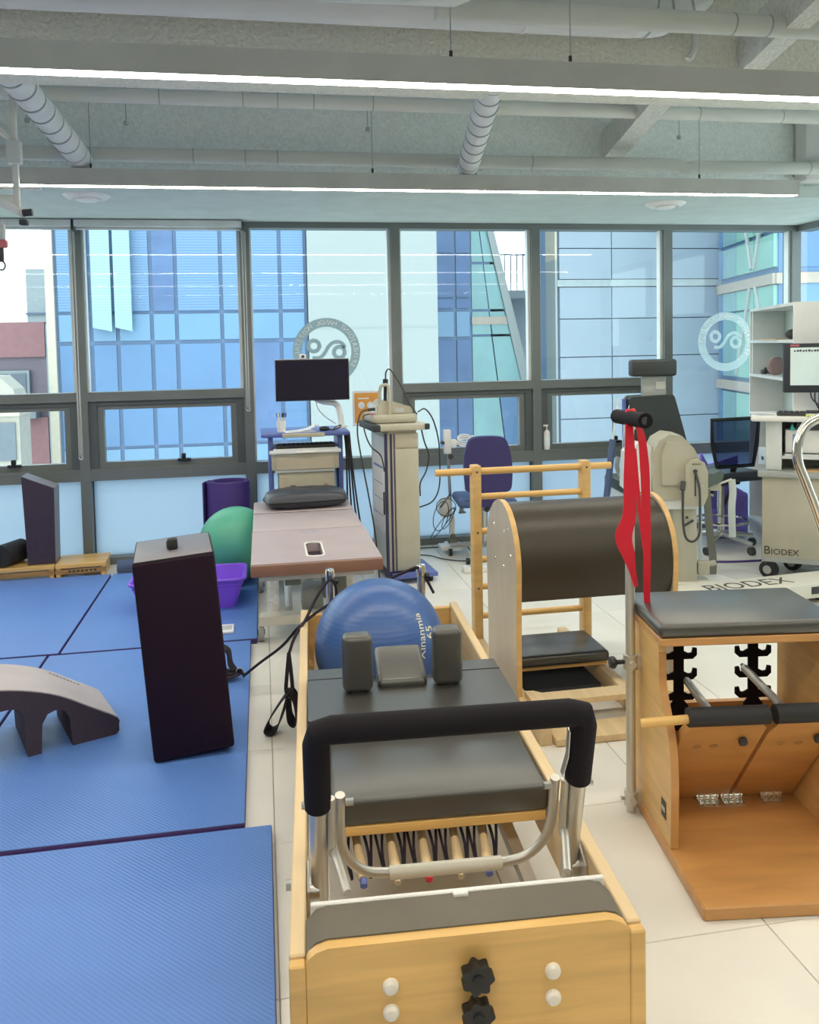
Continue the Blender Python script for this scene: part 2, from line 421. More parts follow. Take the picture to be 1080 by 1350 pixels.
# right-hand window wall
for k, (ya, yb) in enumerate(((4.78, 5.95), (3.55, 4.74), (2.32, 3.51))):
    wn = thing('window_%d' % (8+k), ['side window bay next to the corner post', 'side window bay beside the computer monitor', 'side window bay nearest the wooden pilates chair'][k], 'window', (4.16, (ya+yb)/2, 0), 0, None, 'structure'); h = (yb-ya)/2
    obj('frame', G().box(0, .12, -h, h, ZT-.05, ZT).box(0, .12, -h, h, ZS, ZS+.08).box(0, .12, -h, h, 0, .05).box(0, .12, -h-.04, -h, 0, ZT), 'alu', wn)
    obj('pane', G().box(.085, .093, -h, h, ZS+.08, ZT-.05), 'glass', wn)
    obj('frosted_pane', G().box(.085, .093, -h, h, .05, ZS), 'frost', wn)

# ------------------------------------------------------------------ strip lights
def strip_light(x0, x1, y, label, wires, z=2.30):
    t = thing('strip_light', label, 'ceiling light', (0, y, z), 0, 'suspended strip lights')
    obj('housing', G().box(x0, x1, -.035, .035, .012, .085).box(x0, x1, -.035, -.029, 0, .012).box(x0, x1, .029, .035, 0, .012), 'lamp_body', t)
    obj('end_cap', G().box(x1, x1+.006, -.036, .036, -.001, .086), 'lamp_body', t)
    obj('diffuser', G().box(x0+.004, x1-.004, -.029, .029, .003, .012), 'lamp_glow', t)
    for x in wires:
        wo = obj('wire', G().cyl((x, 0, .085), (x, 0, .56), .0022, n=6), 'hoop', t)
        obj('clip', G().cyl((x, 0, .085), (x, 0, .115), .006, n=8), 'ink', wo)
strip_light(-3.2, 3.13, 4.5, 'thin suspended strip light nearer the window, with its right end in view', (-2.2, -.82, .62, 1.19, 2.52))
strip_light(-3.2, 3.6, 2.71, 'suspended strip light crossing the top of the photo', (-1.6, .64, 1.05, 2.9))
strip_light(-3.2, 3.6, .95, 'unseen strip light overhead of the viewer, added to brighten the room', (-2, 0, 2))  # unseen row, added to brighten the room
strip_light(-3.2, 3.6, -.85, 'unseen strip light at the back of the room, added as extra light', (-2, 0, 2))  # second added row out of view, for more lamp light

# ------------------------------------------------------------------ ducts, pipes
t = thing('air_duct', 'large round white air duct along the top of the ceiling', 'duct', (0, 3.0, 2.715))
obj('duct_body', G().cyl((-4, 0, 0), (1.42, 0, 0), .115, n=32), 'duct', t)
obj('seam', G().cyl((.98, 0, 0), (.99, 0, 0), .117, n=32).cyl((-.8, 0, 0), (-.79, 0, 0), .117, n=32), 'duct', t)
el = catmull([(1.40, 0, 0), (1.50, 0, .005), (1.60, -.02, .05), (1.66, -.05, .13)], 5)
eo = obj('elbow', G().tube(el, [.112]*len(el), 24), 'duct_wrap', t)
for i in (3, 6, 9, 12):
    q = el[i]; tt = (el[i+1]-el[i-1]).normalized()
    obj('hoop', G().cyl(q-tt*.004, q+tt*.004, .1145, n=24), 'hoop', eo)
t = thing('wrapped_duct', 'white wrapped duct end at the very top of the photo', 'duct', (0, 2.57, 2.60))
dp = [(-.2, 0, 0), (.3, 0, 0), (.62, 0, .005), (.74, 0, .03)]
obj('duct_body', G().tube(dp, [.1, .1, .1, .07], 24), 'duct_wrap', t)
def pipe(name, label, pts, r, bands, m='pipe', cat='pipe', tilt=0):
    t = thing(name, label, cat, (0, 0, 0)); P = [V(p) for p in pts]
    obj('pipe_run', G().tube(P, r, 16), m, t)
    for x in bands:
        for a, b in zip(P, P[1:]):
            if min(a.x, b.x) <= x < max(a.x, b.x):
                q = a.lerp(b, (x-a.x)/(b.x-a.x)); obj('joint', G().cyl(q-V((.003, 0, 0)), q+V((.003, 0, 0)), r+.0012, n=16), 'hoop', t)
    return t
pipe('insulated_pipe', 'insulated beige pipe at the upper right above the strip light', [(.62, 2.84, 2.60), (3.6, 2.84, 2.60)], .038, (1.72, 1.86, 2.35))
pipe('insulated_pipe', 'insulated white pipe in front of the rear beam', [(-3, 4.3, 2.70), (4.1, 4.3, 2.70)], .036, (-.45, -.05, .12, .30, .60, 1.2, 2.4, 2.9))
lp = catmull([(-3, 4.62, 2.49), (1.5, 4.62, 2.49), (2.35, 4.62, 2.495), (2.5, 4.62, 2.47), (2.62, 4.62, 2.485), (3.4, 4.62, 2.49), (3.8, 4.6, 2.49)], 4)
pipe('insulated_pipe', 'lower insulated white pipe just above the far strip light', lp, .038, (-.32, -.05, .12, 1.55, 3.3))
def branch(label, a, b, r):
    t = thing('flexible_duct', label, 'duct'); a, b = V(a), V(b); n = 9
    path = catmull([a+V((0, -.25, .0)), a, a.lerp(b, .5)+V((0, 0, .006)), b, b+V((0, .10, -.07))], 6)
    obj('duct_body', G().tube(path, r, 20), 'duct_wrap', t)
    d = (b-a).normalized()
    for i in range(n):
        q = a.lerp(b, (i+.5)/n)+V((0, 0, .003)); obj('hoop', G().cyl(q-d*.003, q+d*.003, r+.002, n=20), 'hoop', t)
branch('white flexible duct sloping down at the left, above the round ceiling vent', (-.99, 3.55, 2.625), (-.88, 4.5, 2.45), .06)
branch('white flexible duct sloping down in the middle of the ceiling', (1.03, 3.55, 2.61), (1.15, 4.5, 2.44), .058)
t = thing('vertical_duct', 'boxed white riser duct in the upper right corner', 'duct', (0, 0, 0))
obj('duct_body', G().rbox(3.33, 3.52, 4.68, 4.795, 2.43, 2.86, .012), 'duct', t)
obj('flange', G().box(3.32, 3.53, 4.675, 4.797, 2.53, 2.545), 'duct', t)
t = thing('vertical_pipe', 'thin white riser pipe at the upper right against the near beam', 'pipe')
obj('pipe_run', G().tube(catmull([(1.72, 3.1, 2.85), (1.72, 3.1, 2.66), (1.715, 3.1, 2.6), (1.69, 3.1, 2.56)], 4), .014, 10), 'pipe', t)
obj('pipe_clamp', G().cyl((1.72, 3.1, 2.72), (1.72, 3.1, 2.735), .019, n=12), 'pipe', t)
# short hangers and bits in the rear bay
for k, (x, lab) in enumerate(((-1.08, 'left of the sloping left duct'), (-.62, 'right of the sloping left duct'), (.58, 'left of the middle sloping duct'), (2.32, 'above the right round vent'))):
    t = thing('pipe_hanger', 'thin rod hanger on the rear beam ' + lab, 'hanger', (x, 4.36, 0), 0, 'rod hangers along the rear beam')
    obj('rod', G().cyl((0, 0, 2.58), (0, 0, 2.86), .0025, n=6), 'hoop', t); obj('nut', G().cyl((0, 0, 2.575), (0, 0, 2.595), .012, n=8), 'hoop', t)
for k, (x, lab) in enumerate(((-.22, 'left'), (.88, 'middle'), (1.92, 'right'))):
    t = thing('sprinkler', 'small round sprinkler rose on the ceiling deck, %s one of three' % lab, 'sprinkler', (x, 4.30, 2.86))
    obj('rose', G().lathe([(.005, -.012), (.03, -.010), (.042, -.002), (.042, 0)], n=20), 'white', t); obj('head', G().cyl((0, 0, -.028), (0, 0, -.010), .012, n=10), 'steel', t)
# round soffit vents
for (x, y, lab) in ((-.942, 5.02, 'left'), (2.60, 5.07, 'right')):
    t = thing('round_vent', 'round white ceiling vent in the soffit, the %s one' % lab, 'vent', (x, y, 2.347), 0, 'round soffit vents')
    obj('outer_ring', G().lathe([(.07, -.012), (.085, -.022), (.105, -.018), (.128, -.004), (.13, 0), (.07, 0)], n=32), 'disc_white', t)
    obj('centre_plate', G().lathe([(.001, -.034), (.05, -.033), (.062, -.026), (.064, -.02), (.001, -.018)], n=28), 'disc_white', t)
    obj('stem', G().cyl((0, 0, -.02), (0, 0, 0), .012, n=8), 'disc_white', t)

# ------------------------------------------------------------------ blinds and chains
for (x0, x1, lab) in ((-2.28, -1.205, 'over the red brick house view'), (-1.195, -.10, 'over the blue glass office view')):
    t = thing('roller_blind', 'rolled-up white blind cassette at the window top ' + lab, 'blind', ((x0+x1)/2, 5.90, 2.30)); h = (x1-x0)/2
    obj('cassette', G().rbox(-h, h, -.045, .045, -.005, .043, .008), 'white_cool', t)
    obj('bottom_bar', G().rbox(-h+.01, h-.01, -.012, .012, -.022, -.006, .004), 'white_cool', t)
    obj('bracket', G().box(h-.004, h, -.047, .047, -.03, .044).box(-h, -h+.004, -.047, .047, -.03, .044), 'alu', t)
for (x, z0, lab) in ((-1.205, .76, 'left of the dark box, the longer one'), (-.095, 1.05, 'left of the black monitor, the shorter one')):
    t = thing('blind_chain', 'white bead chain loop hanging from the blind ' + lab, 'chain', (x, 5.86, z0), 0, 'blind chains')
    H = 2.27-z0; pts = []
    n = int(H/.012)
    for i in range(n): pts.append((-.013+.009*(i/n), 0, H-i*.012))
    for i in range(5): a = PI+PI*(i+.5)/5; pts.append((.013*math.cos(a), 0, .013*math.sin(a)))
    for i in range(n): pts.append((.013-.009*(1-i/n), 0, .005+i*.012))
    g = G(); c8 = [(1, 0, 0), (-1, 0, 0), (0, 1, 0), (0, -1, 0), (0, 0, 1), (0, 0, -1)]
    for p in pts: g.add([(p[0]+q[0]*.0045, p[1]+q[1]*.0045, p[2]+q[2]*.0045) for q in c8], [(0, 2, 4), (2, 1, 4), (1, 3, 4), (3, 0, 4), (2, 0, 5), (1, 2, 5), (3, 1, 5), (0, 3, 5)])
    bo = obj('beads', g, 'chain', t); bo['kind'] = 'stuff'
    obj('cord', G().tube([(-.004, 0, H), (-.013, 0, 0), (0, 0, -.013), (.013, 0, 0), (.004, 0, H)], .0012, 5), 'white', t)

# ------------------------------------------------------------------ window emblems (read from the street, so mirrored in here)
def emblem(name, label, c, r, m):
    t = thing(name, label, 'emblem', c)
    rg = obj('ring', G().ring((0, 0, 0), r*.735, r, -.0015, 0), m, t)
    s = 'SPINE&JOINT HANOL HOSPITAL '; g = G()
    for i, ch in enumerate(s):
        if ch == ' ': continue
        a = math.radians(-28+i*8.4); q = text(ch, r*.20, .0006)
        M = Matrix.Rotation(-(a-PI/2), 4, 'Y') @ Matrix.Translation((0, -.002, r*.865)) @ Matrix.Scale(-1, 4, (1, 0, 0)) @ Matrix.Rotation(PI/2, 4, 'X')
        q.map(lambda p: M @ p); g.add(q.v, q.f)
    obj('lettering', g, 'white', rg)
    k = r/.20
    obj('loop', G().ring((-.075*k, 0, .035*k), .020*k, .044*k, -.0015, 0, n=36), m, t)
    obj('loop', G().ring((.075*k, 0, -.005*k), .020*k, .044*k, -.0015, 0, n=36), m, t)
    sp = [(-.085, -.035), (-.045, -.037), (-.015, -.012), (.012, .03), (.045, .055), (.085, .052), (.112, .022)]
    obj('curve', G().ribbon([V((a*k, -.00075, b*k)) for a, b in [(p.x, p.z) for p in catmull([(a, 0, b) for a, b in sp], 5)]], (0, 1, 0), .0015, .022*k), m, t)
emblem('window_emblem', 'grey round hospital emblem on the glass behind the black monitor', (.469, GY-.002, 1.435), .243, 'emblem_grey')
emblem('window_emblem', 'pale frosted round hospital emblem on the glass left of the white shelves', (3.60, GY-.002, 1.45), .232, 'emblem_pale')

# ================================================================== OUTSIDE
tag(obj('street', G().box(-60, 80, 8, 120, -11.2, -11), 'street'), 'street far below the windows, paled to bounce light upwards', 'street', kind='structure')
def facade(t, x0, xs, rows, y, mats, gap=.05, dep=.06):
    """window panes between the given verticals and heights, each its own part"""
    for j, (z0, z1, kind) in enumerate(rows):
        for i in range(len(xs)-1):
            obj('pane', G().box(xs[i]+gap, xs[i+1]-gap, y-dep, y+.02, z0+.03, z1-.03), mats(i, j, kind), t, smooth=0)
t = thing('office_building', 'blue glass office block with horizontal blinds across the street', 'building', (0, 22, -11))
obj('wall', G().box(-5.1, 1.23, 0, 9, 0, 26), 'out_frame', t, smooth=0)
obj('corner_pillar', G().box(-5.18, -4.98, -.12, .4, 0, 26), 'out_cream', t, smooth=0)
xs = [-4.95, -4.14, -3.51, -2.68, -2.07, -.95, -.23, .54, 1.2]
rows = []
for s in range(-2, 4):
    z = 11-.92+3.4*s
    rows += [(z, z+2.62, 'g'), (z+2.66, z+3.38, 's')]
facade(t, 0, xs, rows, 0, lambda i, j, k: 'out_glass_light' if k == 's' else ('out_glass_dark' if i == 3 and j >= 6 else 'out_blinds' if j >= 6 else 'out_glass_dark' if i == 6 or (i == 4 and j < 4) else 'out_glass'))
for a, b in ((-4.05, -3.60), (-3.52, -3.12)): obj('glass_fin', G().prism([(a, 13.1), (b, 13.0), (b, 20), (a, 20)], 'y', -.35, -.25), 'out_blinds_mint', t, smooth=0)
t = thing('white_building', 'plain white rendered wall across the street', 'building', (0, 22, -11))
obj('wall', G().box(1.25, 4.67, -.2, 9, 0, 26), 'out_white', t, smooth=0)
for i, z in enumerate((6.2, 9.6, 13.0, 16.4)): obj('coping', G().box(1.25, 4.68, -.212, -.2, z, z+.03), 'out_white', t, smooth=0)
t = thing('atrium_building', 'dark blue and aqua glass building with a slanted white edge', 'building', (0, 26, -11))
obj('wall', G().box(5.3, 7.3, 0, 8, 0, 26), 'out_frame', t, smooth=0)
rows = [(11+a, 11+b, k) for a, b, k in ((-7, -4, 'g'), (-4, -1.8, 'g'), (-1.8, .25, 'd'), (.3, 1.7, 'd'), (1.75, 2.6, 's'), (2.65, 3.0, 'd'), (3.0, 4.4, 'd'), (4.4, 5.6, 'd'), (5.6, 8, 'd'))]
facade(t, 0, [5.42, 6.12, 6.64], rows, 0, lambda i, j, k: 'out_glass_light' if k == 's' else 'out_glass_dark')
def slant(z): return 7.42+(15.07-z)*.225       # right edge leans outwards below
for a, b in ((4, 9.2), (9.2, 11.3), (11.3, 12.8), (12.8, 13.6), (13.6, 15.1), (15.1, 17), (17, 20)):
    for i in (0, 1):
        xa0, xb0 = (6.68, .5*(6.68+slant(a))) if i == 0 else (.5*(6.68+slant(a))+.04, slant(a))
        xa1, xb1 = (6.68, .5*(6.68+slant(b))) if i == 0 else (.5*(6.68+slant(b))+.04, slant(b))
        obj('pane', G().prism([(xa0, a+.04), (xb0, a+.04), (xb1, b-.04), (xa1, b-.04)], 'y', -.05, .1), 'out_aqua' if a > 11 or i == 0 else 'out_glass', t, smooth=0)
obj('floor_band', G().box(6.66, 8.0, -.08, .1, 13.15, 13.4), 'out_band', t, smooth=0)
obj('slanted_edge', G().prism([(slant(2), 2), (slant(2)+.45, 2), (slant(20)+.16, 20), (slant(20), 20)], 'y', -.15, 3), 'out_white', t, smooth=0)
t = thing('balcony_building', 'pale building with a railed balcony seen through the gap', 'building', (0, 34, -11))
obj('wall', G().box(9.6, 12.5, 0, 6, 0, 14.6), 'out_concrete', t, smooth=0)
obj('balcony_slab', G().box(9.5, 12.5, -1.2, 0, 14.4, 14.7), 'out_white', t, smooth=0)
for i in range(11): obj('baluster', G().box(9.55+i*.26, 9.59+i*.26, -1.2, -1.16, 14.7, 16.1), 'out_joint', t, smooth=0)
obj('handrail', G().box(9.5, 12.5, -1.22, -1.14, 16.1, 16.18), 'out_joint', t, smooth=0)
obj('downpipe', G().cyl((10.1, -.3, 4), (10.1, -.3, 14.4), .12, n=10), 'out_white', t)
t = thing('panel_building', 'grey-blue metal panel building behind the testing chair', 'building', (0, 24, -11))
obj('wall', G().box(8.80, 14.5, .02, 1.6, 0, 26), 'out_joint', t, smooth=0)
zs = [2, 4, 6, 8, 10.2, 12.07, 13.22, 14.18]; cols = [8.86, 10.53, 12.3, 14.45]
for i in range(3):
    for a, b in zip(zs, zs[1:]+[0]):
        if b: obj('panel', G().box(cols[i]+.015, cols[i+1]-.015, -.06, .06, a+.015, b-.015), 'out_panel', t, smooth=0)
    for a, b in ((14.4, 15.33), (15.33, 17.3), (17.3, 19.3), (19.3, 22)): obj('panel', G().box(cols[i]+.015, cols[i+1]-.015, -.06, .06, a+.015, b-.015), 'out_panel', t, smooth=0)
obj('floor_band', G().box(8.8, 14.48, -.09, .06, 14.19, 14.39), 'out_concrete', t, smooth=0)
obj('corner_strip', G().box(8.74, 8.80, -.05, .8, 0, 15.0), 'out_white', t, smooth=0)
obj('corner_cap', G().box(8.74, 8.80, -.05, .8, 15.0, 26), 'out_cream', t, smooth=0)
obj('corner_glass', G().box(8.76, 8.80, .85, 1.6, 0, 26), 'out_glass', t, smooth=0)
# angled green glass stair tower, its long face towards the left
t = thing('stair_tower', 'mint green glass stair tower with diagonal braces at the right', 'building', (12.9, 19.3, -11), 0)
ang = math.atan2(1.1, 4.7)
Mt = Matrix.Rotation(-ang, 4, 'Z')
obj('wall', G().box(.08, 9, 0, 4.55, 0, 26, Mt), 'out_glass', t, smooth=0)
for a, b in ((6, 8.6), (8.6, 11.0), (11.4, 13.3), (13.3, 13.9), (14.3, 15.2), (15.25, 17.6), (17.9, 20)):
    for i, (p, q) in enumerate(((.08, 1.45), (1.55, 2.9), (2.95, 4.1), (4.2, 4.5))):
        obj('pane', G().box(-.02, .1, p, q, a+.03, b-.03, Mt), 'out_mint' if i < 2 else ('out_aqua' if i == 2 else 'out_glass'), t, smooth=0)
for z in (11.15, 14.0, 17.7): obj('floor_band', G().box(-.08, .1, 0, 4.55, z-.11, z+.16, Mt).box(0, 9, -.08, .1, z-.11, z+.16, Mt), 'out_band', t, smooth=0)
for (ya, za, yb, zb) in ((.2, 11.5, 1.3, 13.9), (2.8, 11.5, 1.7, 13.9), (.2, 17.4, 1.4, 14.4), (2.8, 17.4, 1.6, 14.4)):
    obj('brace', G().tube([Mt @ V((-.05, ya, za)), Mt @ V((-.05, yb, zb))], .06, 6), 'out_white', t)
for z0, z1 in ((11.4, 13.9), (14.3, 17.6), (8, 11)):
    for i in range(3): obj('pane', G().box(.3+i*1.5, 1.7+i*1.5, -.03, .1, z0, z1, Mt), 'out_glass_light' if (i+int(z0)) % 2 else 'out_glass', t, smooth=0)
# left: brick, grey and beige houses
t = thing('brick_building', 'red brick house with white windows beyond the left window', 'building', (0, 30, -11))
obj('wall', G().box(-14, -6.9, 0, 8, 0, 13.57), 'out_brick_dark', t, smooth=0)
for a, b in ((12.4, 13.57), (7.8, 10.35), (3.5, 6.6)): obj('brick_band', G().box(-14, -7.15, -.12, .1, a, b), 'out_brick', t, smooth=0)
obj('drainpipe', G().box(-7.1, -6.85, -.2, .1, 0, 13.5), 'out_concrete', t, smooth=0)
for x in (-10.3, -8.3):
    for z in (10.6, 6.7):
        wi = obj('window', G().box(x-.62, x+.62, -.16, .05, z, z+1.35), 'out_white', t, smooth=0)
        for s in (-1, 1): obj('pane', G().box(x+s*.28-.24, x+s*.28+.24, -.19, -.1, z+.1, z+1.25), 'out_window', wi, smooth=0)
obj('air_unit', G().rbox(-8.2, -7.4, -.6, 0, 10.35, 10.9, .04), 'out_white', t)
t = thing('grey_building', 'distant grey tower block above the brick house', 'building', (0, 45, -11))
obj('wall', G().box(-11.55, -9.3, 0, 5, 0, 16.8), 'out_concrete', t, smooth=0)
obj('upper_block', G().box(-10.5, -9.75, 1, 4, 16.8, 24), 'out_panel', t, smooth=0)
for z in (12, 14.5): obj('ledge', G().box(-11.6, -9.3, -.1, .1, z, z+.1), 'out_joint', t, smooth=0)
t = thing('beige_building', 'beige stone house with a rounded corner at the lower left', 'building', (0, 20, -11))
obj('wall', G().prism([(-9, 0), (-5.40, 0), (-5.40, 11.35), (-5.5, 11.7), (-5.8, 12.0), (-9, 12.15)], 'y', 0, .9), 'out_beige', t, smooth=0)
obj('cornice', G().box(-9, -5.37, -.08, .9, 11.10, 11.2), 'out_cream', t, smooth=0)
for x in (-5.68, -6.4, -7.1):
    for z in (8.6, 10.1): obj('window', G().box(x-.2, x+.2, -.06, .05, z, z+.85), 'out_window', t, smooth=0)

# ================================================================== MATS ON THE FLOOR
def gym_mat(x0, x1, y0, y1, label, h=.03):
    t = thing('exercise_mat', label, 'mat', ((x0+x1)/2, (y0+y1)/2, 0), 0, 'blue exercise mats'); a, b = (x1-x0)/2, (y1-y0)/2
    obj('core', G().rbox(-a+.003, a-.003, -b+.003, b-.003, 0, h-.003, .004, 1), 'mat_edge', t)
    obj('top_sheet', G().rbox(-a+.004, a-.004, -b+.004, b-.004, h-.004, h, .002, 1), 'mat_blue', t)
gym_mat(-2.2, -.990, 4.14, 5.585, 'blue ribbed exercise mat in front of the wooden platform, far left')
gym_mat(-.985, -.055, 4.135, 5.585, 'blue ribbed exercise mat under the green ball and purple basket')
gym_mat(-2.2, -1.035, 2.50, 4.125, 'blue ribbed exercise mat behind the grey foam arc, left edge')
gym_mat(-1.03, -.085, 2.495, 4.12, 'blue ribbed exercise mat under the tall black box')
gym_mat(-1.75, -.005, .70, 2.475, 'large blue ribbed exercise mat at the near left corner')
Z = .03

# ================================================================== PILATES REFORMER
W_, L_ = .662, 2.04
R = thing('pilates_reformer', 'maple pilates reformer bed with black carriage and foot bar', 'reformer', (.017, 1.444, 0), -3.3)
for s, nm in ((0, 'left'), (1, 'right')):
    u0, u1 = (0, .030) if s == 0 else (W_-.030, W_)
    o = obj('side_rail', G().rbox(u0, u1, .022, L_, .175, .36, .003, 1), 'wood_pale', R)
    obj('end_block', G().rbox(u0, u1, -.002, .021, .0, .355, .003, 1), 'wood_x', R)
for u in (.0, W_-.06):
    for v in (.10, L_-.16): obj('leg', G().rbox(u, u+.06, v, v+.08, 0, .18, .006), 'wood_x', R)
fb = [(.031, .03), (W_-.031, .03), (W_-.031, .358), (W_-.036, .366), (W_-.050, .376), (W_-.07, .382), (.07, .382), (.05, .376), (.036, .366), (.031, .358)]
obj('front_board', G().prism(fb, 'y', 0, .022), 'wood_x', R)
sp = [(.031, .345), (W_-.031, .345), (W_-.031, .360), (W_-.05, .380), (W_-.07, .385), (.07, .385), (.05, .380), (.031, .360)]
obj('standing_platform', G().prism(sp, 'y', .0225, .112), 'platform_grey', R)
o = obj('spring_bar', G().rbox(.04, W_-.04, .113, .124, .350, .388, .002, 1), 'white', R)
for i, u in enumerate((.13, .23, .33, .43, .53)):
    obj('hook', G().tube(catmull([(u-.012, .128, .372), (u-.014, .142, .362), (u, .148, .358), (u+.014, .142, .362), (u+.012, .128, .372)], 3), .0025, 6), 'steel', o)
obj('bar_clip', G().rbox(.315, .345, .100, .113, .375, .392, .002, 1), 'white', o)
def star_knob(u, z):
    n = 7; pr = []
    for i in range(n*6):
        a = 2*PI*i/(n*6); rad = .027*(1+.13*math.cos(n*a)); pr.append((u+rad*math.cos(a), z+rad*math.sin(a)))
    o = obj('knob', G().prism(pr, 'y', -.034, -.012), 'black', R, smooth=50)
    obj('knob_hub', G().cyl((u, -.012, z), (u, 0, z), .014).cyl((u, -.038, z), (u, -.034, z), .010), 'rubber', o)
star_knob(.336, .318); star_knob(.336, .247)
for u, z in ((.181, .301), (.181, .252), (.482, .297), (.482, .246)):
    obj('plug', G().lathe([(.001, -.012), (.010, -.011), (.0145, -.006), (.015, 0)], c=(u, 0, z), n=20, axis='y'), 'plug', R)
# inner tracks and far board
for u in (.050, .530):
    obj('track', G().box(u, u+.03, .13, L_-.03, .175, .205), 'satin', R)
obj('far_board', G().rbox(.030, W_-.030, L_-.028, L_, .10, .345, .003, 1), 'wood_x', R)
obj('cross_slat', G().box(.03, W_-.03, 1.05, 1.11, .13, .174), 'wood_x', R)
obj('cross_slat', G().box(.03, W_-.03, .13, .19, .13, .174), 'wood_x', R)
# carriage
C = obj('carriage', G().rbox(.094, W_-.038, .535, 1.28, .262, .288, .003, 1), 'wood_x', R)
obj('seat_pad', G().rbox(.090, W_-.034, .53, .90, .289, .357, .012, 3), 'leather', C)
bk = [(.034, .885), (W_-.008, .885), (W_-.008, 1.265), (.450, 1.265), (.440, 1.16), (.425, 1.135), (.245, 1.135), (.225, 1.16), (.215, 1.265), (.034, 1.265)]
bp_ = obj('back_pad', G().prism(bk, 'z', .362, .400), 'leather', C)
obj('pad_seam', G().box(.033, .216, 1.180, 1.183, .395, .4012).box(.449, W_-.007, 1.180, 1.183, .395, .4012), 'rubber', bp_)
obj('pad_base', G().box(.10, W_-.045, .91, 1.26, .289, .361), 'black', C)
for u, v in ((.186, 1.075), (.468, 1.090)):
    o = obj('shoulder_rest', G().rbox(u-.047, u+.047, v-.03, v+.035, .401, .580, .022, 4), 'leather', C)
    obj('rest_bracket', G().box(u-.02, u+.02, v-.02, v+.02, .35, .41), 'black', o)
Mh = T4((.326, 1.16, .405), rx=20)
obj('headrest', G().rbox(-.078, .078, -.075, .105, .0, .042, .018, 4, Mh), 'leather', C)
obj('headrest_arm', G().box(.29, .36, 1.13, 1.24, .36, .41), 'black', C)
# foot bar
A, B = .058, .606
def fbp(t): return V((0, .30+(.175-.30)*t, .285+(.70-.285)*t))
lp = [V((A, 0, 0))+fbp(t) for t in (0, .3, .6)]
for u in (A, B):
    obj('footbar_post', G().tube([V((u, 0, 0))+fbp(t) for t in (-.03, .1, .62)], .0185, 16), 'satin', R)
path = [V((A, 0, 0))+fbp(.56), V((A, 0, 0))+fbp(.93), V((A+.005, 0, 0))+fbp(.985), V((A+.03, 0, 0))+fbp(1.0), V((B-.03, 0, 0))+fbp(1.0), V((B-.005, 0, 0))+fbp(.985), V((B, 0, 0))+fbp(.93), V((B, 0, 0))+fbp(.60)]
fo = obj('footbar_pad', G().tube(path, .0275, 18), 'foam', R)
obj('cut_strap', G().ribbon([V((B-.03, 0, 0))+fbp(.9), V((B-.028, 0, 0))+fbp(.75), V((B-.036, 0, 0))+fbp(.63)], (0, 1, 0), .018, .002), 'steel', fo)
ub = catmull([V((A+.046, .01, 0))+fbp(.60), V((A+.046, .01, 0))+fbp(.35), V((A+.060, .01, 0))+fbp(.20), V((A+.10, .01, 0))+fbp(.10), V((A+.16, .012, 0))+fbp(.07)], 5)
ub2 = [V((A+B, 0, 0))+V((-p.x, p.y, p.z)) for p in ub][::-1]
gb = obj('gear_bar', G().tube(ub+ub2, .0105, 12), 'satin', R)
obj('bar_sleeve', G().cyl(V((A+.15, .012, 0))+fbp(.07), V((B-.15, .012, 0))+fbp(.07), .0145, n=16), 'cream_metal', gb)
for u, s in ((A+.027, 1), (B-.027, -1)):
    obj('support_arm', G().tube(catmull([V((u, 0, 0))+fbp(.60), V((u, -.01, 0))+fbp(.30), (u+s*.006, .215, .42), (u+s*.026, .135, .392)], 5), .0085, 10), 'satin', R)
    obj('pivot_bolt', G().cyl((u-.04*s-.012, .29, .30), (u-.04*s+.012, .29, .30), .022, n=12).cyl((u-s*.065, .262, .275), (u-s*.05, .262, .275), .017, n=12).cyl((u-s*.065, .30, .31), (u-s*.045, .30, .31), .012, n=12), 'steel', R)
    for qa, qb in ((.03, .046), (-.06, -.045)): obj('hinge_bolt', G().cyl(V((u+s*qa, 0, 0))+fbp(.57), V((u+s*qb, 0, 0))+fbp(.57), .008, n=8), 'steel', R)
    obj('gear_plate', G().prism([(.24, .22), (.36, .22), (.36, .33), (.30, .36), (.24, .33)], 'x', (.0315 if s == 1 else W_-.0365), (.0365 if s == 1 else W_-.0315)), 'satin', R)
for s, u in ((0, -.002), (1, W_+.002)):
    obj('rail_bolt', G().cyl((u-.012 if s == 0 else u, .30, .31), (u if s == 0 else u+.012, .30, .31), .011, n=8), 'steel', R)
# springs with handles
for i, u in enumerate((.147, .232, .313, .395, .470)):
    a, b = V((u, .60, .238)), V((u+.006*(2-i), .455, .205))
    so = obj('spring', G().tube([a, a.lerp(b, .35)], .011, 10), 'coil', R)
    obj('spring_handle', G().tube([a.lerp(b, .30), a.lerp(b, .62), a.lerp(b, .85), b], [.009, .012, .0145, .011], 12), 'wood_pale', so)
    obj('tip', G().tube([b, b+V((0, -.016, -.006))], .009, 10), 'cart_blue' if i in (0, 4) else 'red_band' if i == 2 else 'coil', so)
    for s in (-1, 1):
        obj('rope_loop', G().tube(catmull([a+V((s*.012, .02, .02)), a.lerp(b, .4)+V((s*.024, 0, -.005)), a.lerp(b, .75)+V((s*.022, 0, -.03)), a.lerp(b, .3)+V((s*.034, 0, 0)), a+V((s*.040, .02, .02))], 4), .0038, 6), 'strap', so)
# pulley posts at the far end
for u in (.126, .515):
    o = obj('pulley_post', G().cyl((u, L_+.022, .14), (u, L_+.022, .50), .018, n=16), 'steel', R)
    obj('post_cap', G().lathe([(.020, .478), (.022, .485), (.022, .51), (.017, .522), (.001, .526)], c=(u, L_+.022, 0), n=16), 'chrome', o)
    obj('pulley', G().cyl((u+.018, L_+.022, .470), (u+.034, L_+.022, .470), .016, n=14), 'black', o)
    obj('post_bracket', G().box(u-.025, u+.025, L_, L_+.012, .14, .30), 'steel', o)

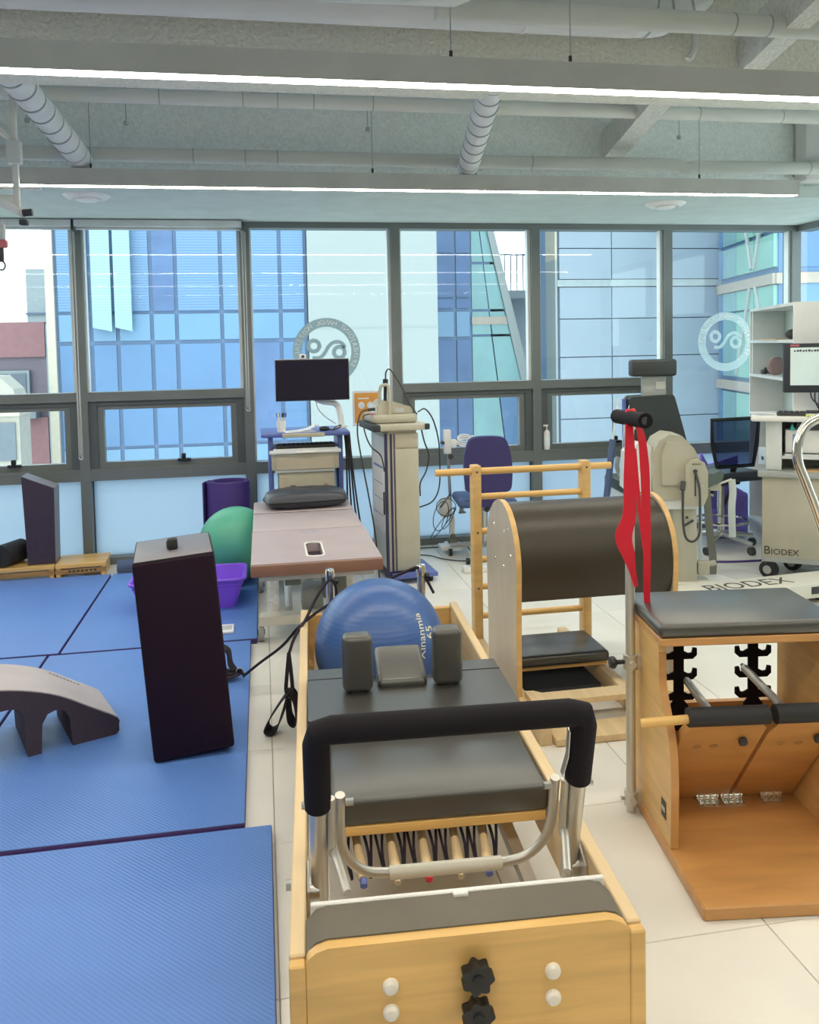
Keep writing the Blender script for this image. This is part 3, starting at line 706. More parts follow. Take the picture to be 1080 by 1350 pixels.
# ropes and hand straps (world coordinates)
def rope(label, pts, r=.006):
    t = thing('reformer_rope', label, 'rope', tuple(pts[0])); o0 = V(pts[0])
    obj('cord', G().tube([p-o0 for p in catmull(pts, 6)], r, 8), 'strap', t); return t
# near rope: over the left post, down across the left rail to the strap hanging beside the bed
rope('black reformer rope over the left pulley post, holding the hanging strap', [(.282, 3.47, .37), (.284, 3.47, .44), (.272, 3.45, .478), (.255, 3.44, .490), (.225, 3.42, .465), (.185, 3.38, .42), (.145, 3.30, .375), (.10, 3.22, .34), (.074, 3.18, .29)])
rope('long black reformer rope from the right pulley post down to the mat', [(.70, 3.45, .40), (.665, 3.47, .47), (.635, 3.46, .512), (.585, 3.46, .50), (.46, 3.45, .455), (.33, 3.43, .415), (.24, 3.40, .395), (.175, 3.36, .37), (.115, 3.30, .345), (.05, 3.40, .24), (-.04, 3.52, .135), (-.11, 3.58, .062)], .0062)
def strap_loop(label, loc, loops):
    t = thing('hand_strap', label, 'strap', loc)
    for pts, wd, wid in loops: obj('loop', G().ribbon(catmull(pts, 5), wd, wid, .004), 'strap', t)
    return t
t = strap_loop('black webbing hand strap hanging beside the reformer rail', (.070, 3.15, .03), [
    ([(.003, .028, .262), (-.008, 0, .18), (-.012, 0, .13), (-.005, 0, .11)], (1, .3, 0), .014),
    ([(.003, .028, .262), (.010, 0, .18), (.012, 0, .13), (.005, 0, .11)], (1, .3, 0), .014),
    ([(0, 0, .125), (-.03, 0, .09), (-.075, -.01, .03), (-.088, -.01, -.005), (-.072, -.015, -.018), (-.045, -.01, 0), (-.02, 0, .06), (-.005, 0, .11)], (.35, 1, .2), .06),
    ([(0, 0, .125), (.02, 0, .10), (.03, .0, .04), (.02, 0, 0), (.0, .0, .02), (-.005, 0, .09)], (.35, 1, .2), .06)])
obj('buckle', G().rbox(-.014, .014, -.01, .01, .11, .135, .004), 'rubber', t)
t = strap_loop('black padded hand strap lying on the mat behind the tall box', (-.15, 3.66, Z+.004), [
    ([(.04, -.08, .028), (.02, -.03, .03), (-.03, 0, .012), (-.10, .01, .008)], (0, 0, 1), .02),
    ([(.0, -.02, .02), (-.05, .02, .02), (-.10, .04, .06), (-.07, .05, .115), (-.03, .04, .10), (-.02, .02, .05), (.0, 0, .02)], (.3, 1, 0), .05),
    ([(.02, -.03, .02), (-.05, -.05, .01), (-.13, -.04, .006), (-.16, .0, .01)], (.2, 1, 0), .04)])
obj('ring', G().tube([(.02+.014*math.cos(a), -.03, .03+.014*math.sin(a)) for a in [2*PI*i/12 for i in range(12)]], .003, 6, closed=True), 'steel', t)

# ================================================================== BLUE BALL (in the reformer)
bc = V((.415, 3.10, .325)); br = .247
t = thing('exercise_ball', 'big blue exercise ball sitting in the reformer bed', 'ball', tuple(bc))
obj('ball_skin', G().ball((0, 0, 0), br, 48, 32), 'ball_blue', t, smooth=60)
obj('valve', G().cyl((0, 0, -br-.001), (0, 0, -br+.004), .008, n=10), 'print_cream', t)
def on_ball(g, az, el_, roll):
    M = Matrix.Rotation(math.radians(roll), 4, 'Z')
    def f(q):
        q = M @ q; a = math.radians(az)+q.x/br/math.cos(math.radians(el_)); e = math.radians(el_)+q.y/br; r = br+.0006+q.z*.3
        return V((r*math.cos(e)*math.sin(a), -r*math.cos(e)*math.cos(a), r*math.sin(e)))
    return g.map(f)
g = text('Xinanmia', .044, .0006); obj('lettering', on_ball(g, 34, 21, 78), 'print_cream', t)
g = text('65', .05, .0006); obj('lettering', on_ball(g, 45, 21, 78), 'print_cream', t)
# ================================================================== GREEN BALL
t = thing('exercise_ball', 'mint green exercise ball behind the purple basket', 'ball', (-.185, 5.25, Z+.228))
obj('ball_skin', G().ball((0, 0, 0), .228, 40, 26), 'ball_green', t, smooth=60)
obj('valve', G().cyl((0, 0, -.2280), (0, 0, -.223), .008, n=10), 'white', t)
# ================================================================== TALL BLACK BOX
t = thing('sitting_box', 'tall black padded box standing on the blue mat', 'box', (-.284, 3.105, Z+.004), 5)
t.rotation_euler = (math.radians(0), math.radians(-4.0), math.radians(6))
bw, bd, bh = .276, .34, .712
g = G().rbox(-bw/2, bw/2, -bd/2, bd/2, .008, bh, .012, 3)
obj('cover', g, 'box_vinyl', t)
obj('end_panel', G().rbox(-bw/2+.006, bw/2-.006, -bd/2+.006, bd/2-.006, bh-.008, bh+.003, .004, 2), 'vinyl_lit', t)
obj('piping', G().tube([(-bw/2+.006, -bd/2+.006, bh), (bw/2-.006, -bd/2+.006, bh), (bw/2-.006, bd/2-.006, bh), (-bw/2+.006, bd/2-.006, bh)], .003, 6, closed=True), 'rubber', t)
ho = obj('strap_handle', G().rbox(-.018, .018, -.055, -.02, bh+.003, bh+.042, .007, 2).rbox(-.022, .014, -.03, .0, bh+.003, bh+.03, .006, 2), 'rubber', t)
# ================================================================== SPINE ARC
t = thing('spine_corrector', 'grey foam spine corrector arc lying on the blue mat', 'arc', (-.562, 3.20, Z), 23)
top = [(.0, .035), (-.006, .062), (-.10, .125), (-.20, .190), (-.30, .232), (-.40, .258), (-.48, .265), (-.56, .258), (-.66, .232), (-.76, .19), (-.86, .125), (-.955, .062), (-.96, .035)]
top = [(p.x, p.z) for p in catmull([(a, 0, b) for a, b in top], 3)]
bot = [(-.95, 0), (-.80, 0)]
def arch(x0, x1, h): return [(x0, 0), (x0+.006, h-.04), (x0+.025, h-.008), (x0+.05, h), (x1-.05, h), (x1-.025, h-.008), (x1-.006, h-.04), (x1, 0)]
low = [(-.945, 0), (-.79, 0)]+arch(-.785, -.675, .14)[1:]+arch(-.64, -.315, .185)+arch(-.27, -.165, .145)+[(-.012, 0), (0, .012)]
poly = top+[(-.96, .012)]+low
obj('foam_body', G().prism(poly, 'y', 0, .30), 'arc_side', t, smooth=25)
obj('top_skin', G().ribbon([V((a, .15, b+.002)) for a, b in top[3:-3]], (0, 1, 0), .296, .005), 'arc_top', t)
# lettering follows the falling curve near the tip
def onarc(q):
    x = -.14-q.x*.9; z = 0
    for (a, b), (c, d) in zip(top, top[1:]):
        if min(a, c) <= x <= max(a, c) and a != c: z = b+(d-b)*(x-a)/(c-a)
    return V((x, .285-.0+q.y*.5-.03, z+.0065+q.z*.3))
for i in range(9): obj('print_mark', G().box(-.06+i*.014, -.052+i*.014, -.012+.004*(i%3), .014-.005*(i%2), 0, .001).map(onarc), 'ink', t)
# ================================================================== PLATFORM, WEDGE, ROLLER (left back)
t = thing('wooden_platform', 'low pale wooden board platform along the window', 'platform', (-1.6, 5.74, 0), 3)
for k, (a, b) in enumerate(((-.62, .245), (.25, .56))):
    o = obj('board', G().rbox(a, b, -.13, .14, .072, .098, .003, 1), 'wood_x', t)
    obj('front_strip', G().box(a, b, -.128, -.11, .035, .064), 'ply_edge', o)
    for q in (a+.005, b-.03): obj('side_block', G().box(q, q+.025, -.125, .135, .0, .072), 'wood_x', o)
for i in range(7): obj('vent_slot', G().box(.33+i*.026, .345+i*.026, -.1305, -.127, .046, .058), 'ink', t)
t = thing('wedge_cushion', 'tall black wedge cushion with a slanted top on the platform', 'cushion', (-1.505, 5.66, .0985), 3)
a = [(-.01, 0), (.155, 0), (.165, .492), (-.028, .575)]
g = G(); g.prism(a, 'y', 0, .175); obj('side_cover', g, 'wedge_side', t)
obj('top_cover', G().prism([(.167, .490), (.168, .494), (-.027, .579), (-.029, .575)], 'y', .002, .173), 'vinyl_lit', t)
obj('edge_cover', G().prism([(.1555, .01), (.158, .01), (.167, .488), (.1645, .488)], 'y', .003, .172), 'vinyl_lit', t)
obj('zip', G().box(.06, .063, -.002, .001, .02, .20), 'ink', t)
t = thing('foam_roller', 'short black foam roller lying on the platform at the left edge', 'roller', (-1.655, 5.64, .0985+.072))
obj('roller_body', G().cyl((-.02, 0, 0), (.06, .19, 0), .072, n=28), 'rubber', t)
obj('end_disc', G().cyl((-.0205, -.002, 0), (-.02, .001, 0), .060, n=24), 'black', t)
t = thing('mat_roll', 'small rolled blue-grey mat beside the platform end', 'rolled mat', (-.80, 5.70, .045))
obj('roll', G().cyl((-.17, 0, 0), (.17, 0, 0), .043, n=20), 'roll_blue', t); obj('band', G().cyl((.06, 0, 0), (.08, 0, 0), .0445, n=20), 'gasket', t)
# ================================================================== PURPLE BASKET
t = thing('storage_basket', 'bright purple plastic basket partly behind the tall black box', 'basket', (-.43, 4.80, Z))
g = G(); bx, by = .255, .13; tx, ty, hh = .305, .165, .165; th = .004
def rrect(x, y, z, n=4, r=.04):
    out = []
    for cx, cy, a0 in ((x-r, y-r, 0), (-x+r, y-r, 90), (-x+r, -y+r, 180), (x-r, -y+r, 270)):
        for i in range(n+1): a = math.radians(a0+90*i/n); out.append((cx+r*math.cos(a), cy+r*math.sin(a), z))
    return out
A0, A1, B1, B0 = rrect(bx, by, 0), rrect(tx, ty, hh), rrect(tx-th, ty-th, hh), rrect(bx-th, by-th, th)
n = len(A0); vs = A0+A1+B1+B0; fs = []
for a in range(3):
    for i in range(n): fs.append((a*n+i, a*n+(i+1) % n, (a+1)*n+(i+1) % n, (a+1)*n+i))
fs += [tuple(range(n))[::-1], tuple(range(3*n, 4*n))]
obj('tub', G().add(vs, fs), 'purple', t)
obj('rim', G().tube([V(p) for p in rrect(tx+.004, ty+.004, hh)], .009, 8, closed=True), 'purple', t)
obj('grip_band', G().tube([V(p) for p in rrect(tx-.008, ty-.006, hh-.03)], .004, 6, closed=True), 'purple', t)
# ================================================================== ROLLED PURPLE MAT
t = thing('mat_roll', 'upright dark purple rolled mat in front of the window', 'rolled mat', (-.235, 5.66, Z))
pts = []
for i in range(90):
    a = 2*PI*i/36; r = .145-.018*i/36*1.0; pts.append(V((r*math.cos(a+2.6), r*math.sin(a+2.6)*.9, .28)))
pts = [V((-.165, -.06, .28)), V((-.155, -.0, .28))]+pts
obj('sheet', G().ribbon(pts, (0, 0, 1), .56, .008), 'purple_roll', t, smooth=50)
obj('tie_band', G().tube([(.152*math.cos(2*PI*i/32), .138*math.sin(2*PI*i/32), .2) for i in range(32)], .005, 6, closed=True), 'purple_bag', t)
t = thing('name_card', 'small white plastic card lying on the mat beside the basket', 'card', (-.215, 4.29, Z))
obj('card', G().rbox(-.045, .04, -.06, .06, 0, .012, .003, 1), 'paper', t); obj('print', G().box(-.02, .03, -.03, .04, .012, .0125), 'decal', t)

# ================================================================== TREATMENT TABLE
TZ = .50
t = thing('treatment_table', 'mauve vinyl treatment table with a face hole', 'treatment table', (.225, 4.5, 0), 0)
for a, b, nm in ((-.78, -.090, 'f'), (-.070, .413, 'm'), (.433, .80, 'h')):
    if nm == 'f':
        # front section with the slotted face hole: outline with a hole built from strips
        g = G(); hx, hy0, hy1 = .038, a+.10, a+.38
        for (x0, x1, y0, y1) in ((-.295, -hx, a, b), (hx, .295, a, b), (-hx, hx, a, hy0), (-hx, hx, hy1, b)):
            g.box(x0, x1, y0+(.012 if y0 == a else 0), y1, TZ-.05, TZ)
        o = obj('cushion', g, 'table_vinyl', t)
        hr = obj('hole_rim', G().tube([V((x, y, TZ+.0005)) for x, y, z in [(q[0], q[1]+(hy0+hy1)/2, 0) for q in rrect(hx+.002, .142, 0, 4, .03)]], .005, 8, closed=True), 'white', o)
        obj('hole_lining', G().box(-hx, hx, hy0, hy1, TZ-.052, TZ-.045), 'wedge_side', o)
        obj('hole_plug', G().rbox(-.028, .028, hy0+.01, hy0+.06, TZ-.045, TZ-.012, .006), 'white', o)
        obj('maker_mark', G().tube(catmull([(-.05, a+.61, TZ+.0008), (-.03, a+.63, TZ+.0008), (0, a+.625, TZ+.0008), (.05, a+.615, TZ+.0008)], 4), .0012, 5), 'print_blue', o)
        obj('edge_band', G().rbox(-.297, .297, a-.006, a+.014, TZ-.056, TZ-.002, .007, 2).box(-.2965, -.2945, a, b, TZ-.05, TZ-.004).box(.2945, .2965, a, b, TZ-.05, TZ-.004), 'table_edge', o)
    else:
        o = obj('cushion', G().rbox(-.295, .295, a, b, TZ-.05, TZ, .012, 3), 'table_vinyl', t)
obj('top_frame', G().box(-.26, .26, -.74, .76, TZ-.085, TZ-.056), 'white_cool', t)
for q in (-.080, .423): obj('seam_gap', G().box(-.29, .29, q-.009, q+.009, TZ-.05, TZ-.003), 'wedge_side', t)
for (x, y) in ((-.19, -.25), (.19, -.25), (-.19, .45), (.19, .45)):
    obj('leg_column', G().box(x-.022, x+.022, y-.022, y+.022, .12, TZ-.085), 'white', t)
obj('base_frame', G().box(-.27, .27, -.36, -.28, .085, .13).box(-.27, .27, .5, .58, .085, .13).box(-.23, -.17, -.28, .5, .09, .125).box(.17, .23, -.28, .5, .09, .125), 'cream_metal', t)
obj('scissor_arm', G().tube([(-.12, -.25, .13), (-.12, .40, TZ-.09)], .018, 8).tube([(-.12, .45, .13), (-.12, -.2, TZ-.09)], .018, 8).tube([(.12, -.25, .13), (.12, .40, TZ-.09)], .018, 8), 'white_cool', t)
obj('actuator', G().cyl((0, -.2, .16), (0, .25, .36), .03, n=14).rbox(-.055, .055, -.27, -.15, .12, .24, .01), 'grey_plastic', t)
obj('control_box', G().rbox(.05, .17, -.35, -.22, .20, .32, .008), 'strap_grey', t)
obj('junction_box', G().rbox(-.14, -.06, -.36, -.30, .28, .36, .005), 'strap_grey', t)
obj('cable_coil', G().tube([V((-.20+.02*math.cos(i*.7), -.32+.02*math.sin(i*.7), .18+i*.004)) for i in range(50)], .004, 6), 'white', t)
for (x, y) in ((-.262, -.32), (.262, -.32), (-.262, .54), (.262, .54)):
    o = obj('castor', G().cyl((x-.014, y, .045), (x+.014, y, .045), .045, n=22), 'grey_plastic', t)
    obj('castor_hub', G().cyl((x-.018, y, .045), (x+.018, y, .045), .014, n=12), 'ink', o)
# black pillow
t = thing('pillow', 'shiny black pillow on the head end of the treatment table', 'pillow', (.245, 5.10, TZ+.002), 4)
nx, ny = 36, 20; vs = []; fs = []
def pz_(u, v):
    e = max(0, (1-abs(u)**3.0))*max(0, (1-abs(v)**2.6)); wr = .004*math.sin(u*11+v*3)*math.cos(v*4-u*2)
    return .066*e**.36+wr*e
for s in (1, -1):
    for j in range(ny+1):
        for i in range(nx+1):
            u, v = -1+2*i/nx, -1+2*j/ny
            sh = 1-.10*v*v*abs(u); vs.append((u*.255*(1-.06*(1-abs(v))*0)*sh, v*.15*(1-.12*u*u), .045+(pz_(u, v) if s == 1 else -min(.044, pz_(u, v)*.8))))
N1 = (nx+1)*(ny+1)
for s in (0, 1):
    for j in range(ny):
        for i in range(nx):
            a = s*N1+j*(nx+1)+i; fs.append((a, a+1, a+nx+2, a+nx+1))
obj('cover', G().add(vs, fs), 'leather_blue', t, smooth=70)
obj('piping', G().tube([V((.255*u*(1-.10*v*v*abs(u)), v*.15*(1-.12*u*u), .045)) for u, v in [(-1+2*i/16, -1) for i in range(16)]+[(1, -1+2*i/10) for i in range(10)]+[(1-2*i/16, 1) for i in range(16)]+[(-1, 1-2*i/10) for i in range(10)]], .004, 6, closed=True), 'black', t)

# ================================================================== ULTRASOUND CART
t = thing('equipment_cart', 'blue framed equipment cart with beige drawer behind the treatment table', 'cart', (.27, 5.58, 0), 0)
for s in (-1, 1):
    obj('side_frame', G().rbox(s*.225-.016, s*.225+.016, -.16, .16, .08, .90, .008), 'cart_blue', t)
obj('top_shelf', G().rbox(-.285, .285, -.22, .2, .895, .922, .01), 'cart_blue', t)
obj('shelf_front', G().rbox(-.15, .12, -.232, -.219, .893, .920, .004), 'beige', t)
obj('keyboard_shelf', G().rbox(-.208, .208, -.20, .18, .805, .818, .003), 'white_cool', t)
d = obj('drawer', G().rbox(-.222, .208, -.235, .15, .685, .795, .008), 'beige', t)
obj('drawer_lip', G().rbox(-.235, .222, -.25, -.2, .790, .812, .006), 'white_cool', d); obj('drawer_face', G().box(-.19, .175, -.241, -.234, .69, .765), 'beige_dark', d)
obj('grip', G().rbox(-.06, .05, -.262, -.248, .795, .806, .003), 'white', d)
obj('lower_shelf', G().rbox(-.208, .208, -.2, .18, .40, .42, .004), 'white_cool', t)
obj('base', G().rbox(-.26, .26, -.22, .22, .07, .11, .01), 'cart_blue', t)
for (x, y) in ((-.22, -.18), (.22, -.18), (-.22, .18), (.22, .18)): obj('castor', G().cyl((x-.012, y, .036), (x+.012, y, .036), .036, n=16), 'black', t)
t = thing('keyboard', 'black keyboard on the cart under the top shelf', 'keyboard', (.27, 5.45, .819))
obj('keyboard_body', G().rbox(-.19, .19, -.065, .065, 0, .02, .004), 'black', t)
for i in range(12):
    for j in range(3): obj('key', G().box(-.178+i*.03, -.153+i*.03, -.05+j*.033, -.022+j*.033, .02, .025), 'rubber', t, smooth=0)
t = thing('ultrasound_unit', 'beige boxed ultrasound unit on the lower cart shelf', 'machine', (.26, 5.52, .421))
obj('case', G().rbox(-.17, .19, -.16, .16, 0, .245, .012), 'beige', t)
obj('top_cover', G().rbox(-.19, .19, -.17, .16, .2455, .268, .008), 'white_cool', t)
obj('vent_panel', G().box(-.165, -.12, -.165, -.159, .02, .22), 'beige_dark', t)
obj('badge', G().box(-.095, -.065, -.163, -.159, .135, .165), 'ink', t)
obj('lettering', upright(text('Power Track 500', .020, .0005, align='LEFT'), (-.055, -.162, .150)), 'manila', t)
obj('knob', G().cyl((.13, -.172, .16), (.13, -.16, .16), .012, n=12), 'mauve', t)
obj('pedestal', G().box(-.07, .07, -.12, .1, .268, .262+.005), 'grey_plastic', t)
t = thing('monitor', 'black flat monitor switched off on a cart arm', 'monitor', (.335, 5.60, 1.25), 0)
obj('screen_frame', G().rbox(-.245, .245, -.02, .012, -.138, .138, .004), 'black', t)
obj('screen', G().box(-.238, .238, -.0215, -.019, -.130, .130), 'screen_off', t)
obj('top_edge', G().box(-.245, .245, -.018, .01, .138, .1405), 'white_cool', t)
arm = catmull([(0, .02, -.05), (.0, .06, -.11), (.07, .06, -.15), (.16, .05, -.17), (.185, .04, -.25), (.19, .03, -.327)], 5)
obj('arm', G().tube(arm, .021, 12), 'white', t)
obj('arm_foot', G().cyl((.19, .03, -.3275), (.19, .03, -.315), .04, n=16), 'white', t)
obj('cable', G().tube(catmull([(.02, .0, -.13), (.03, -.01, -.19), (.08, 0, -.25), (.15, .02, -.30)], 5), .0035, 6), 'decal', t)
t = thing('webcam', 'small white webcam on top of the black monitor', 'camera', (.275, 5.595, 1.391))
obj('camera_body', G().rbox(-.022, .022, -.018, .018, 0, .032, .006), 'white', t); obj('lens', G().cyl((0, -.0205, .016), (0, -.0175, .016), .010, n=14), 'ink', t)
t = thing('pen_cup', 'white cup full of pens on the cart', 'cup', (.118, 5.46, .9225))
obj('cup', G().lathe([(.026, 0), (.031, .07), (.028, .07), (.024, .004)], n=20), 'white', t)
for i, (dx, dy, m) in enumerate(((-.02, 0, 'cart_blue'), (-.008, .012, 'teal'), (.006, -.01, 'ink'), (.014, .01, 'purple_roll'), (.024, -.004, 'cart_blue'), (-.014, -.012, 'white'))):
    o = obj('pen', G().cyl((dx*.4, dy*.4, .006), (dx*1.3, dy*1.3, .115), .0035, n=8), 'white', t); obj('pen_cap', G().cyl((dx*1.2, dy*1.2, .095), (dx*1.36, dy*1.36, .122), .0048, n=8), m, o)
t = thing('paper_sheet', 'loose white papers on the cart top', 'paper', (.23, 5.45, .9225), 12)
obj('sheet', G().box(-.10, .10, -.07, .07, 0, .001), 'paper', t); obj('curled_sheet', G().ribbon([(-.06, 0, .003), (.0, 0, .004), (.06, .0, .015), (.11, 0, .035)], (0, 1, 0), .1, .001), 'paper', t)
obj('red_corner', G().ribbon([(.10, -.03, .034), (.125, -.03, .037)], (0, 1, 0), .02, .001), 'pink', t)
t = thing('computer_mouse', 'black mouse with coiled cable on the cart top', 'mouse', (.395, 5.44, .9225))
obj('mouse_body', G().ball((0, 0, .012), .03, 20, 12, (1.15, .8, .55)).map(lambda q: V((q.x, q.y, max(0, q.z)))), 'black', t)
obj('cable', G().tube(catmull([(.03, 0, .006), (.06, -.02, .006), (.10, -.01, .02), (.11, .02, .03), (.08, .03, .02), (.06, .01, .006)], 5), .004, 6), 'ink', t)
t = thing('cable_bundle', 'bundle of black cables hanging down the right of the cart', 'cable', (.555, 5.52, 0))
for i, dx in enumerate((-.012, 0, .012, .02)): obj('cable', G().tube(catmull([(dx-.01, 0, .90), (dx, 0, .75), (dx+.008*i, 0, .5), (dx+.02*i, -.02, .2), (dx+.03*i, -.02, .006)], 5), .006, 6), 'ink', t)

# ================================================================== BEIGE CABINET WITH ELECTROTHERAPY DEVICE
t = thing('cabinet', 'tall beige equipment cabinet with dark edge stripes', 'cabinet', (.74, 5.03, 0), 5)
obj('body', G().rbox(0, .205, 0, .42, .07, .925, .006), 'beige', t)
obj('side_panel', G().box(-.004, 0, .03, .40, .09, .90), 'white_cool', t)
obj('notice', G().box(-.0055, -.004, .06, .36, .30, .78), 'paper', t); obj('notice_line', G().box(-.006, -.0055, .09, .33, .70, .715).box(-.006, -.0055, .09, .33, .60, .605).box(-.006, -.0055, .09, .33, .50, .505).box(-.006, -.0055, .09, .33, .40, .405), 'print_blue', t)
obj('corner_post', G().box(-.006, .006, -.006, .03, .07, .925), 'navy_stripe', t)
obj('stripe', G().box(.022, .036, -.003, .001, .07, .925), 'navy_stripe', t); obj('stripe', G().box(.046, .052, -.003, .001, .07, .925), 'navy_stripe', t)
dr = obj('door', G().rbox(.056, .203, -.006, -.0005, .075, .83, .003), 'beige', t)
d2 = obj('drawer', G().rbox(.056, .203, -.006, -.0005, .838, .92, .003), 'beige_dark', t); obj('knob', G().cyl((.17, -.012, .875), (.17, -.006, .875), .006, n=10), 'satin', d2)
obj('handle', G().box(-.012, -.004, .045, .06, .42, .56), 'ink', t)
obj('tray', G().rbox(-.065, .265, -.03, .45, .945, .982, .006), 'beige', t); obj('tray_neck', G().box(.01, .195, .01, .4, .925, .945), 'beige_dark', t)
obj('tray_end', G().rbox(-.085, -.04, -.035, .40, .943, .985, .006), 'gasket', t); obj('tray_end', G().rbox(.240, .272, -.035, .0, .947, .982, .005), 'gasket', t)
obj('base_skirt', G().box(.0, .205, .0, .42, .04, .07), 'navy_stripe', t)
obj('base_plate', G().rbox(.02, .30, -.06, .30, .035, .06, .004), 'cart_blue', t)
for (x, y) in ((.03, .05), (.26, -.02), (.03, .38), (.18, .38)): obj('castor', G().cyl((x-.01, y, .03), (x+.01, y, .03), .03, n=14), 'black', t)
t = thing('therapy_device', 'beige electrotherapy device with a carry handle on the cabinet', 'machine', (.72, 5.1, .983), 5)
obj('base', G().rbox(-.05, .24, 0, .30, 0, .055, .02), 'beige', t)
obj('case', G().prism([(-.01, .055), (.215, .055), (.215, .095), (.09, .135), (.03, .140), (.01, .12), (-.01, .11)], 'y', .04, .26), 'beige', t)
obj('front_panel', G().box(.03, .20, .036, .041, .06, .10), 'beige_dark', t); obj('side_face', G().box(-.018, -.009, .06, .24, .06, .11), 'white_cool', t)
obj('display', G().box(.10, .16, .034, .037, .065, .09), 'decal', t)
obj('carry_handle', G().tube(catmull([(.065, .03, .05), (.062, .03, .20), (.055, .03, .235), (.035, .03, .24), (.015, .03, .235), (.008, .04, .2), (.006, .05, .1)], 5), .010, 10), 'beige', t)
obj('probe', G().cyl((.045, .06, .13), (.048, .06, .24), .011, n=12).cyl((.048, .06, .24), (.05, .06, .275), .017, n=12), 'black', t)
obj('probe_cable', G().tube(catmull([(.05, .06, .275), (.052, .05, .32), (.075, .04, .335), (.12, .03, .27), (.16, .02, .19), (.19, .02, .12), (.235, .0, .05)], 6), .005, 6), 'ink', t)
obj('plug', G().cyl((-.06, .08, .085), (-.018, .08, .088), .010, n=10), 'ink', t); obj('red_plug', G().cyl((-.06, .05, .062), (-.03, .05, .06), .006, n=8), 'pink', t)
def cable(label, pts, m='ink', r=.005):
    t = thing('cable', label, 'cable', tuple(pts[0])); o0 = V(pts[0]); obj('cord', G().tube([p-o0 for p in catmull(pts, 6)], r, 6), m, t)
cable('black cable arching left from the therapy device down the cabinet side', [(.652, 5.175, 1.07), (.60, 5.14, 1.05), (.575, 5.12, .95), (.59, 5.1, .80), (.63, 5.08, .55), (.665, 5.06, .3), (.68, 5.0, .006)])
cable('black cable with red plug curling round the cabinet edge', [(.652, 5.145, 1.045), (.61, 5.09, 1.03), (.605, 4.99, .95), (.64, 4.99, .86), (.70, 4.99, .80), (.722, 5.0, .70)])
cable('black cable from the therapy device to the electrode stand', [(.96, 5.12, 1.05), (1.02, 5.2, 1.06), (1.10, 5.35, .98), (1.165, 5.5, .84), (1.19, 5.58, .72), (1.19, 5.6, .5), (1.13, 5.55, .4), (1.02, 5.5, .37), (.975, 5.42, .37)])
cable('black cable looping down the right side of the beige cabinet', [(.99, 5.2, .95), (1.02, 5.25, .85), (1.055, 5.28, .75), (1.035, 5.28, .65), (.99, 5.25, .58), (.982, 5.22, .5)])
t = thing('poster', 'orange and white printed poster on the window behind the cabinet', 'poster', (.745, 6.018, 1.03))
obj('sheet', G().box(-.10, .10, 0, .003, -.14, .115), 'poster_white', t); obj('print', G().box(-.085, .09, -.001, 0, -.12, .10), 'orange', t)
for x in (-.035, .03): obj('dot', G().ring((x, 0, .01), .0, .025, -.002, -.001, n=20), 'poster_white', t)
obj('headline', G().box(-.06, .02, -.002, -.001, .055, .065), 'poster_white', t)

# ================================================================== ELECTRODE STAND
t = thing('electrode_stand', 'white rolling stand with clamp arm and hanging cables', 'stand', (1.30, 5.72, 0))
obj('base', G().rbox(-.10, .11, -.09, .03, .03, .06, .01).rbox(-.04, .04, -.12, .10, .03, .055, .01), 'white', t)
obj('lower_column', G().rbox(-.018, .018, -.018, .018, .06, .25, .004), 'white', t)
obj('pole', G().tube([(-.005, 0, .25), (-.012, 0, .5), (-.02, 0, .72)], .012, 12), 'chrome', t)
obj('clamp', G().rbox(-.05, .0, -.03, .02, .70, .87, .008).rbox(.0, .04, -.02, .02, .74, .80, .006), 'white', t)
obj('clamp_knob', G().cyl((-.005, -.032, .68), (-.005, .03, .68), .018, n=12).cyl((-.06, -.03, .78), (-.06, .01, .78), .012, n=10), 'ink', t)
obj('arm', G().tube(catmull([(.03, 0, .77), (.07, 0, .78)], 2), .014, 10), 'white', t)
for k in range(3): obj('coil_ring', G().tube([(.10+.048*math.cos(2*PI*i/24), -.01+.02*math.sin(2*PI*i/24), .775+.015*k+.024*math.sin(2*PI*i/24)) for i in range(24)], .006, 8, closed=True), 'white', t)
for k in range(2): obj('electrode_arm', G().tube(catmull([(.13, -.02, .80), (.16, -.03, .82-.02*k), (.19, -.04, .765-.02*k), (.22, -.05, .72-.02*k)], 4), .007, 8), 'white', t)
obj('foot_switch', G().rbox(-.03, .03, -.04, .02, .06, .10, .01).ball((.0, -.02, .11), .022, 14, 10), 'strap_grey', t)
for i, (cx_, cz_, rx_, rz_) in enumerate(((-.05, .33, .07, .06), (-.09, .27, .06, .10), (-.04, .25, .05, .07), (-.08, .22, .09, .11), (-.06, .38, .035, .05))):
    obj('cable_loop', G().tube([(cx_+rx_*math.cos(2*PI*k/20), -.05-.006*i+.02*math.sin(2*PI*k/20+i), cz_+rz_*math.sin(2*PI*k/20+.4*i)) for k in range(20)], .003, 6, closed=True), 'ink', t)
obj('cable_pack', G().ball((-.05, -.01, .32), .05, 16, 12, (1, .6, 1.5)), 'white', t)
obj('lever', G().rbox(.05, .10, -.02, .0, .27, .285, .004).cyl((.07, -.01, .285), (.07, -.01, .31), .016, n=10), 'grey_plastic', t)
t = thing('power_strip', 'white power strip box on the floor below the electrode stand', 'power strip', (1.34, 5.16, 0), 0)
obj('strip_body', G().rbox(-.10, .14, -.035, .035, 0, .04, .006), 'white', t); obj('socket', G().cyl((-.05, 0, .04), (-.05, 0, .042), .017, n=12).cyl((.01, 0, .04), (.01, 0, .042), .017, n=12).cyl((.07, 0, .04), (.07, 0, .042), .017, n=12), 'decal', t)
cable('thin grey cable curling over the floor below the electrode stand', [(1.36, 5.70, .08), (1.39, 5.62, .05), (1.40, 5.5, .006), (1.36, 5.42, .006), (1.27, 5.44, .006), (1.18, 5.52, .006), (1.12, 5.62, .006), (1.0, 5.68, .006)], 'gasket', .004)
